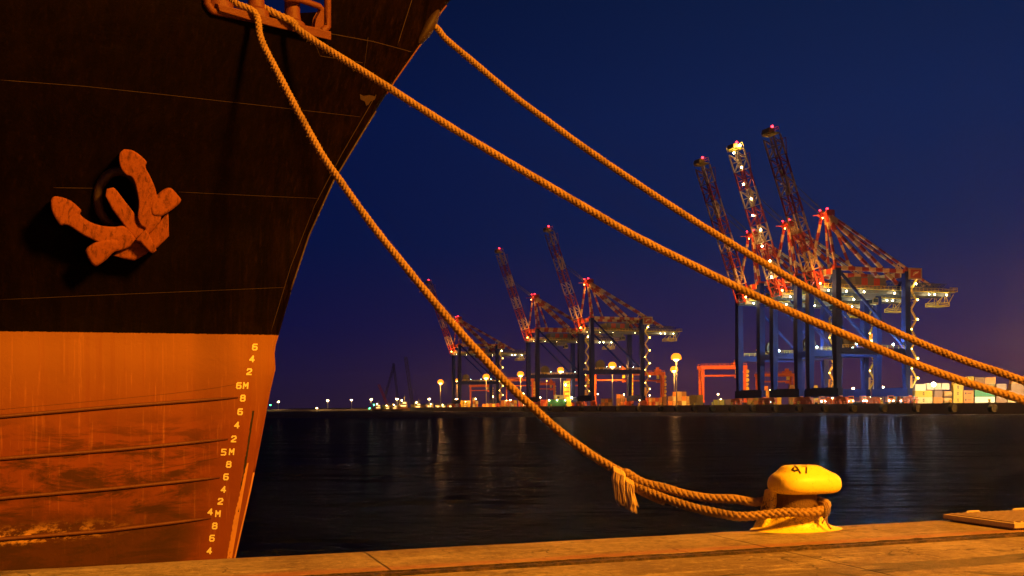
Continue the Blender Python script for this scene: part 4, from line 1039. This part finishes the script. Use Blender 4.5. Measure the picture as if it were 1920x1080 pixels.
# blocks of containers deeper in the yard: (x0, base x width, cols, tiers, depth, colours, place)
blocks = [(1253,8.6,5,3,560,['orange','tan','brown','cream','tan'],'stack left of the orange gantry'),
          (1243,8,1,2,575,['brown'],'the shadowed column beside the left stack'),
          (1294,12.5,2,2,505,['olive','olive'],'olive pile before the orange gantry'),
          (1339,10.5,2,1,480,['yellow','yellow'],'lit pair under the orange gantry'),
          (1360,13,2,1,470,['brown','mauve'],'low row by the far blue crane'),
          (1402,11,3,3,560,['olive','brown','brown'],'stack behind the far blue crane'),
          (1433,8,2,4,545,['yellow','orange'],'tall stack between blue legs'),
          (1457,9,1,3,560,['yellow'],'the single column between crane legs'),
          (1481,11,2,4,520,['olive','brown'],'stack behind the lamp-strung crane'),
          (1508,9,1,4,540,['orange'],'the narrow column beside the waterside leg'),
          (1526,8.4,2,4,540,['orange','yellow'],'bright stack between crane legs'),
          (1579,9,2,3,520,['white','orange'],'pale pair behind the blue beam'),
          (1664,16,1,4,500,['tan'],'the coloured block by the landside legs'),
          (1680,15,1,4,500,['blue'],'the coloured block beside the tan column'),
          (1210,6.4,5,2,640,['red','orange','red','tan','orange'],'low row right of centre cranes'),
          (1127,7,3,2,690,['orange','brown','tan'],'row behind the tall centre crane'),
          (1156,8,3,3,660,['brown','orange','brown'],'stack inside the red gantry'),
          (864,6.2,3,2,800,['yellow','cream','yellow'],'bright stack behind smallest crane'),
          (886,5.5,2,3,840,['cream','orange'],'lit pair beside smallest crane'),
          (905,6,4,1,800,['orange','tan','brown','yellow'],'low row under smallest crane'),
          (939,6.2,5,2,790,['orange','yellow','orange','cream','orange'],'glowing row between left cranes'),
          (972,6.5,3,2,740,['red','orange','brown'],'red row under lowest rope'),
          (1013,5.5,3,2,760,['red','orange','red'],'row beside green office')]
for x0, wpx, cols, tiers, d, cl, place in blocks:
    for i in range(cols):
        hh = tiers-(1 if (i*7+cols) % 4 == 1 and tiers > 2 else 0)
        for k in range(hh):
            c = cl[(i+k*(2 if cols > 2 else 1)) % len(cl)] if place.find('coloured block') < 0 else (cl[0] if k != 2 else 'orange')
            if place.startswith('the coloured block') and k == 3: c = 'yellow' if cl[0] == 'tan' else 'blue'
            a = at(x0+i*wpx, 760, d); b = at(x0+(i+1)*wpx-.6, 760, d)
            cname = names[c] if c in names else c
            if cols == 1: lb = f'{cname} container on the {TIER[k]} of {place}'
            else: lb = f'{cname} container, {ordn(i, cols)}, {TIER[k]}, {place}'
            container(c, b.x-a.x, Vector(((a.x+b.x)/2, d+1.3, TQ+2.62*k)), 0, lb, 'containers stacked across the terminal yard')

# ------------------------------------------------------------------ rubber-tyred yard gantries
def make_rtg():
    c = empty('yard_gantry', (0,0,0)); GR = M['gantry_red']; W = 26.0
    for x in (0, W):
        for y in (0, 9):
            mb = MB(); mb.loft([[Vector((x+a*w_, y+b*w_, z)) for a, b in ((-.5,-.5),(.5,-.5),(.5,.5),(-.5,.5))] for z, w_ in ((2.6,1.3),(20.5,1.7))]); mb.build('leg', GR, c)
            mb = MB()
            for q in (-1.2, 1.2): mb.tube([(x-.35, y+q, .8), (x+.35, y+q, .8)], .8, 12)
            mb.build('wheel', M['rubber'], c)
        mb = MB(); mb.beam((x,-3,2.2),(x,12,2.2),1.3,1.2); mb.build('sill_beam', GR, c)
    for y in (0, 9):
        mb = MB(); mb.beam((-1.6,y,21.4),(W+1.6,y,21.4),1.5,2.0)
        for k in range(11): mb.beam((-1+k*2.8,y-.9,22.3),(-1+k*2.8,y-.9,23.4),.14,.14)
        mb.beam((-1.4,y-.9,23.4),(W+1.4,y-.9,23.4),.14,.14); mb.build('top_girder', GR, c)
    mb = MB(); mb.beam((1,4.5,16.8),(W-1,4.5,16.8),1.2,1.0); mb.beam((W-5,4.5,16.2),(W-2,4.5,16.2),2.4,1.6); mb.build('spreader', GR, c)
    mb = MB(); mb.box((W-4,4.5,23.3),(5,8,1.8)); mb.box((W-4,4.5,25),(2.4,3,1.6)); mb.build('trolley', GR, c)
    mb = MB(); mb.box((W-4.5,0,19),(2.2,2.2,2.4)); mb.build('operator_cab', M['safety_yellow'], c, bevel=.2)
    mb = MB(); 
    for k in range(6): mb.tube([(W+1.6,-.5,7+k*2.4),(W+1.6,.6,7+k*2.4)], .9+.25*(k%2), 10)
    mb.build('hose_loops', M['safety_yellow'], c)
    mb = MB(); mb.box((-.2,4.5,3.9),(2.2,4.6,2.4)); mb.build('generator', GR, c)
    return c
rtg = make_rtg(); bpy.context.view_layer.update()
for i, (px0, px1, d, lb) in enumerate([(1318,1398,560,'glowing orange yard gantry behind the farthest right crane, the brightest of its kind'),
        (1425,1490,700,'orange yard gantry half hidden behind the lamp-strung crane'),(1116,1182,640,'red yard gantry framed by the legs of the tall centre crane'),
        (1186,1245,660,'red yard gantry just right of the tall centre crane'),(1066,1112,800,'red yard gantry left of the tall centre crane'),
        (1003,1040,930,'small red yard gantry near the green office'),(950,1000,790,'red yard gantry partly behind the lowest mooring rope'),(882,922,1000,'small red yard gantry seen through the smallest crane')]):
    o = rtg if i == 0 else copy_tree(rtg); a = at(px0, 765, d); b = at(px1, 765, d); s_ = (b.x-a.x)/26.5
    o.location = (a.x, d, TQ); o.scale = (s_, 1, 1.0); tag(o, lb, 'yard gantry', 'orange yard gantries')

# ------------------------------------------------------------------ light masts
M['yard_fill'] = lamp('warm_yard_fill', (1, .82, .42), 13000)  # added fill for the fronts of the right-hand containers
M['halo'] = lamp('lamp_halo_glow', (1, .26, .012), 2.2)  # orange halo glow for a shell that is no lamp itself
M['sodium_strong'] = lamp('strong_sodium_lamp', (1, .42, .07), 9000)
def make_mast(name, h, mat, r, n=6):
    c = empty(name, (0,0,0))
    mb = MB(); mb.tube([(0,0,0),(0,0,h)], [.42,.20], 10); mb.build('pole', M['pole_grey'], c, smooth=True)
    mb = MB(); mb.tube([(0,0,h-.2),(0,0,h+.3)], [r*1.0,r*.8], 12); mb.build('lamp_ring', M['steel_grey'], c)
    mb = MB()
    if mat == 'sodium_small':
        for k in range(n):
            a = 2*math.pi*k/n; mb.ico((r*math.cos(a), r*math.sin(a), h-.7), r*.52, 1)
    else: mb.ico((0,0,h-.9), r*1.12, 2)                 # one big sodium globe under a glowing shell that stands in for its halo
    mb.build('lamp_head', M[mat], c)
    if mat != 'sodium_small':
        mb = MB(); mb.lathe([(r*1.75,h-.9-r*.5),(r*1.85,h-.9),(r*1.6,h-.9+r*.9),(r*.9,h-.9+r*1.55),(.05,h-.9+r*1.7),(.05,h-.9+r*1.5),(r*.8,h-.9+r*1.3),(r*1.45,h-.9+r*.8),(r*1.68,h-.9)], n=16); mb.build('halo_shell', M['halo'], c, smooth=True)
    return c
def mast_at(px, ybase_ignored, ylamp, d, mat, r, label, z0=TQ, name='light_mast', group='sodium lamp masts of the terminal'):
    top = at(px, ylamp, d); c = make_mast(name, top.z-z0, mat, r); c.location = (top.x, d, z0)
    tag(c, label, 'light mast', group); return c
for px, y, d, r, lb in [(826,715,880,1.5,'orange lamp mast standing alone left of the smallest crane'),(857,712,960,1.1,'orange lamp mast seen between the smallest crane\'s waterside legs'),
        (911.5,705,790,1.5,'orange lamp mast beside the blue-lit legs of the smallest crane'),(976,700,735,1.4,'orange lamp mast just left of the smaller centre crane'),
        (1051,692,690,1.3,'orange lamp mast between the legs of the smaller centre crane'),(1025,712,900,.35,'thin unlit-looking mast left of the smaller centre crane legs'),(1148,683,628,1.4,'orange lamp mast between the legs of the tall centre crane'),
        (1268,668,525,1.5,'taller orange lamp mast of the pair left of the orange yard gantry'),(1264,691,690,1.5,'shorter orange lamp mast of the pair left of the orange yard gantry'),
        (1423,653,540,.8,'small orange lamp mast between the farthest right crane\'s legs'),(1638,631,435,1.3,'bright lamp mast between the legs of the nearest crane'),(1389,694,500,.7,'orange lamp mast hidden behind the farthest blue crane\'s near leg'),(1965,600,470,1.9,'orange lamp mast beyond the right edge of the stacks'),(1985,706,368,.75,'low mast added off frame to light the right-hand container stacks'),(2085,480,283,3.2,'orange mast added beyond the right edge to light the crane booms')]:  # last two masts are added out of view to light stacks and booms
    mast_at(px, 0, y, d, 'yard_fill' if lb.startswith('low') else 'sodium_strong' if px > 1950 and d > 400 else 'sodium', r, lb)
# small yard lights among the stacks
yl = empty('yard_light', (0,0,0)); mb = MB(); mb.tube([(0,0,0),(0,0,7)], .10, 6); mb.build('pole', M['pole_grey'], yl); put_lamp('lamp_globe', .34, 'sodium_small', (0,0,7.2), yl); bpy.context.view_layer.update()
rr = random.Random(3)
for i in range(34):
    px = rr.uniform(868, 1245) if i < 20 else rr.uniform(1335, 1705); d = rr.uniform(560, 780) if i < 20 else rr.uniform(420, 520)
    o = yl if i == 0 else copy_tree(yl); o.location = (at(px,765,d).x, d, TQ); o.scale = (1,1,rr.uniform(.35,1.1))
    tag(o, 'small bright yard light on a low post among the container stacks', 'yard light', 'small yard lights among the stacks')
# breakwater with its row of lamps
mb = MB(); X0, X1 = at(480,766,1150).x, at(705,766,1150).x
prof = [(-9,-3),(-4,WATER+1.6),(-2,WATER+2.2),(4,WATER+2.2),(10,-3)]
vs = []; nst = 60
for i in range(nst+1):
    x = X0-250+(X1-X0+250)*i/nst
    vs += [(x, 1150+y+mn.noise((x*.1,y,0))*1.0, z+mn.noise((x*.2,y*3,4))*.5*(z > -2)) for y, z in prof]
mb.add(vs, [(i*5+k, (i+1)*5+k, (i+1)*5+k+1, i*5+k+1) for i in range(nst) for k in range(4)])
o = mb.build('breakwater', M['far_concrete']); tag(o, kind='structure')
for px, y, lb in [(522,752,'white-lit lamp post on the breakwater closest to the ship\'s bow'),(614.5,750,'lamp post near the middle of the breakwater, with a small white light to its left'),(659,749,'third lamp post along the breakwater from the bow'),(696,748,'lamp post at the root of the breakwater above the green lights')]:
    mast_at(px, 0, y, 1150, 'sodium_small', .85, lb, WATER+2.2, 'lamp_post', 'lamp posts along the breakwater')
for px, y, lb in [(744.5,747,'small lamp post among the workboats under the tall lattice crane'),(805,747,'small lamp post between the lattice cranes and the tall orange mast'),(856,747,'small lamp post between the legs of the smallest crane')]:
    mast_at(px, 0, y, 1000, 'sodium_small', .8, lb, TQ-1, 'lamp_post', 'lamp posts on the far shore')
# navigation beacons
for px, y, d, mat, lb in [(507,760,1140,'green_light','green navigation beacon right beside the ship\'s stem'),(701,760,1120,'green_light','green navigation beacon at the root of the breakwater'),(693,767,1100,'green_light','low greenish harbour light by the breakwater'),(594,766,1140,'sodium_small','small white marker light on the middle of the breakwater')]:
    b = empty('navigation_beacon', (at(px,y,d).x, d, WATER+1.8)); h = at(px,y,d).z-WATER-1.8
    mb = MB(); mb.tube([(0,0,0),(0,0,max(.6,h))], [.5,.3], 8); mb.tube([(0,0,max(.5,h-.4)),(0,0,max(.6,h-.2))], .9, 10); mb.build('tower', M['dark_steel'], b); put_lamp('beacon_light', .75, mat, (0,0,max(.6,h)+.4), b); tag(b, lb, 'beacon', 'harbour navigation lights')
# far shore on the left
mb = MB(); x0, x1 = at(700,768,1010).x, at(870,768,1010).x
mb.add([(x0,1000,TQ-1),(x1,985,TQ-1),(x1+60,1300,TQ-1),(x0-30,1300,TQ-1),(x0,1000,-4),(x1,985,-4),(x0-30,1300,-4)], [(0,1,2,3),(4,5,1,0),(6,4,0,3)])
o = mb.build('far_shore', M['far_concrete']); tag(o, kind='structure')
# lattice boom cranes
def lattice_crane(px_b, y_b, px_t, y_t, d, mat, label, w=1.8):
    a = at(px_b, y_b, d); b = at(px_t, y_t, d); c = empty('lattice_crane', (a.x, d, TQ-1)); L = b-a; z0 = max(1.5, a.z-TQ+1)
    mb = MB(); truss(mb, (0,0,z0), (L.x,0,z0+L.z), w, w, 3.2, None, .34, (0,1,0), .2); mb.build('lattice_boom', mat, c)
    mb = MB(); mb.box((1.5,0,2.6),(5.5,3.4,2.6)); mb.box((-1.0,-1,3.2),(1.8,1.6,2.2)); mb.build('cab', M['safety_yellow'], c, bevel=.15)
    mb = MB()
    for y in (-2,2): mb.box((0,y,.7),(6.5,1.0,1.3))
    mb.build('crawler_tracks', M['dark_steel'], c, bevel=.3)
    mb = MB(); tp = Vector((L.x,0,z0+L.z)); mb.tube([tp,(5.5,0,7)], .08, 4); mb.beam((3.5,0,3.8),(5.5,0,7),.3,.3); mb.tube([tp, tp+Vector((-1 if L.x < 0 else 1,0,-L.z*.45))], .07, 4); mb.build('rigging', M['dark_steel'], c); tag(c, label, 'crane', 'lattice cranes on the far shore')
lattice_crane(728,765,710,722,1060,M['crane_red'],'short red lattice crane leaning left above the green beacon')
lattice_crane(720,750,739,684,1120,M['dark_steel'],'thin dark lattice crane leaning right behind the red one')
lattice_crane(748,762,737.5,681,1120,M['dark_steel'],'dark lattice crane leaning left toward its neighbour\'s tip')
lattice_crane(774,764,760.5,670,1050,M['dark_steel'],'tallest dark lattice crane left of the lone orange mast', 2.6)
# workboats, sheds, office
def workboat(px, y, d, s, label, mat):
    a = at(px, y, d); c = empty('workboat', (a.x, d, WATER-.2)); c.scale = (s, s, s)
    mb = MB(); mb.loft([[Vector((x*k, y_*k2, z)) for x, y_ in ((-6,-1.6),(3,-1.9),(7.5,0),(3,1.9),(-6,1.6))] for z, k, k2 in ((-.3,.85,.7),(.8,.95,1.0),(2.0,1.04,1.05))]); mb.build('hull', mat, c)
    mb = MB(); mb.box((-1.5,0,3.3),(5,2.6,2.6)); mb.box((-.8,0,5.4),(2.6,2.2,1.7)); mb.box((-.8,0,6.35),(3,2.5,.18)); mb.build('wheelhouse', M['crane_white'], c, bevel=.08)
    mb = MB(); mb.box((-.8,-1.13,5.5),(2.2,.06,.8)); mb.box((-1.5,-1.33,3.6),(3.6,.06,.7)); mb.build('cabin_window', M['window_lit'], c)
    mb = MB(); mb.tube([(-.8,0,6.3),(-.8,0,11)], [.14,.07], 6); mb.beam((-2,0,9),(.4,0,9),.12,.12); mb.tube([(-5,0,2),(-3.6,0,8.5)], .16, 6); mb.build('mast', M['safety_yellow'], c)
    put_lamp('deck_lamp', .4, 'floodwarm', (-2.6,-.9,7.2), c); tag(c, label, 'boat', 'workboats at the far shore')
for px, d, s, lb, mt in [(712,1000,1.0,'dark workboat moored beneath the leaning red lattice crane','dark_steel'),(729,1005,.8,'small red workboat right of the red lattice crane','gantry_red'),(743,995,.9,'workboat with white deck lamp under the middle lamp post','dark_steel'),
        (761,1000,1.5,'largest yellow-lit workboat at the foot of the tallest lattice crane','gantry_red'),(787,1000,1.2,'workboat with yellow gear between lattice crane and orange mast','gantry_red')]: workboat(px, 768, d, s, lb, M[mt])
def shed(px0, px1, d, h, mat, label, lit=True):
    a = at(px0,765,d); b = at(px1,765,d); W = b.x-a.x; c = empty('harbour_shed', ((a.x+b.x)/2, d, TQ-1 if d > 900 else TQ)); tag(c, label, 'shed', 'low sheds on the far shore')
    mb = MB(); mb.box((0,4,h/2),(W,8,h)); mb.build('wall', mat, c)
    mb = MB(); mb.loft([[Vector((-W/2-.3,y,z)) for y, z in ((-.4,h),(4,h+1.3),(8.4,h),(4,h-.1))],[Vector((W/2+.3,y,z)) for y, z in ((-.4,h),(4,h+1.3),(8.4,h),(4,h-.1))]]); mb.build('roof', M['steel_grey'], c)
    if lit:
        n = max(1, int(W/5)); mb = MB(); 
        for k in range(n): mb.box((-W/2+(k+.5)*W/n,-.04,h*.55),(W/n*.4,.06,h*.35))
        mb.build('window', M['window_lit'], c)
        put_lamp('wall_lamp', .35, 'sodium_small', (W*.2,-.8,h+.2), c)
shed(798,812,1005,4,M['box_tan'],'lit shed left of the lone orange mast'); shed(816,836,1010,3.4,M['box_cream'],'long low shed at the foot of the lone orange mast'); shed(838,853,1000,3.6,M['box_orange'],'lit shed just left of the smallest crane\'s legs'); shed(780,796,1030,3.2,M['box_brown'],'brown shed behind the yellow-geared workboat',False)
of = empty('site_office', (at(1045,764,680).x, 680, TQ)); tag(of, 'dark green site office with a pale cabin on its roof between the centre cranes', 'office building')
mb = MB(); mb.box((0,3,2.4),(13,6,4.8)); mb.build('wall', M['box_green'], of, bevel=.05)
mb = MB(); mb.box((1.5,3,6.2),(7,4,2.7)); mb.box((1.5,3,7.65),(7.6,4.6,.25)); mb.build('roof_cabin', M['box_cream'], of)
mb = MB(); mb.box((.8,.98,6.3),(1.6,.06,1.0)); mb.build('window', M['glass_dark'], of)
for x in (-5.6,-.2,5.4): put_lamp('wall_lamp', .35, 'sodium_small', (x,-.8,4.2), of)
# lit service tower between the centre cranes
a = at(1063,765,700); sv = empty('service_tower', (a.x,700,TQ)); tag(sv, 'brightly lit yellow service tower between the two centre cranes', 'tower')
mb = MB(); mb.box((0,2,9),(4.6,4,18)); mb.box((0,2,2.5),(7,5,5)); mb.build('tower_body', M['safety_yellow'], sv, bevel=.1)
mb = MB()
for k in range(5): mb.box((0,-.1,4.5+k*2.9),(3.4,.1,1.0))
mb.build('louvre', M['gantry_red'], sv)
put_lamp('wall_lamp', .6, 'floodwarm', (3.2,-2,6), sv); put_lamp('wall_lamp', .6, 'floodwarm', (-1,-2.5,15), sv)
# terminal tractors by the crane legs
def tractor():
    c = empty('terminal_tractor', (0,0,0))
    mb = MB(); mb.box((0,0,1.0),(6,2.3,.5)); mb.box((-2,0,2.2),(1.8,2.1,2.1)); mb.box((-2.6,0,1.5),(1.2,2.2,.9)); mb.build('body', M['gantry_red'], c, bevel=.08)
    mb = MB(); mb.box((-2.92,0,2.6),(.06,1.7,.8)); mb.box((-2,-1.08,2.6),(1.2,.06,.8)); mb.build('cab_window', M['glass_dark'], c)
    for x in (-2.2,1.2,2.4):
        for y in (-1,1): mb = MB(); mb.tube([(x,y-.2,.5),(x,y+.2,.5)], .5, 12); mb.build('wheel', M['rubber'], c)
    for y in (-.8,.8): put_lamp('headlight', .20, 'floodwhite', (-3.3,y,1.2), c)
    return c
tr = tractor(); bpy.context.view_layer.update()
for i, (px, d, a_, lb) in enumerate([(1596,400,70,'red terminal tractor with headlights left of the nearest crane\'s sill beam'),(1612,402,110,'red terminal tractor facing the quay under the nearest crane'),(1668,395,80,'red terminal tractor beside the landside legs of the nearest crane'),(1684,408,100,'red terminal tractor close to the zig-zag stairs'),(1440,440,80,'red terminal tractor at the farthest right crane\'s legs'),(1538,418,95,'red terminal tractor under the lamp-strung crane'),(985,720,80,'red terminal tractor below the lowest mooring rope')]):
    o = tr if i == 0 else copy_tree(tr); p_ = at(px,765,d); o.location = (p_.x,d,TQ); o.rotation_euler = (0,0,R(a_)); tag(o, lb, 'tractor', 'terminal tractors working under the cranes')
# ------------------------------------------------------------------ thin night haze: the lamps glow in it
m, t, p = newmat('harbour_haze'); t.n.remove(p)
pv = t.new('ShaderNodeVolumePrincipled'); pv.inputs['Color'].default_value = (.95,.93,.95,1); pv.inputs['Density'].default_value = .000026; pv.inputs['Anisotropy'].default_value = .78
t.l.new(pv.outputs[0], t.n['Material Output'].inputs['Volume'])
mb = MB(); mb.box((0,1500,62), (6000,4600,140)); o = mb.build('haze', m); tag(o, kind='stuff')
# far hills at the right
mb = MB(); n = 80; vs = []
for i in range(n+1):
    f_ = i/n; px = 1560+f_*1100; d = 3200
    y = 768-80*math.exp(-((px-2150)/300)**2)-6*mn.noise((px*.012,0,0))*min(1,f_*4)-3*mn.noise((px*.05,3,0))*min(1,f_*4)
    a = at(px, min(y, 766), d); vs += [(a.x,d-500,WATER-1),(a.x,d,max(a.z,WATER)),(a.x,d+900,WATER-1)]
mb.add(vs, [(i*3+k,(i+1)*3+k,(i+1)*3+k+1,i*3+k+1) for i in range(n) for k in range(2)])
o = mb.build('hills', paint('dark_hills', (.012,.012,.014), .95, scale=.01, bump=0), smooth=True); tag(o, kind='structure')
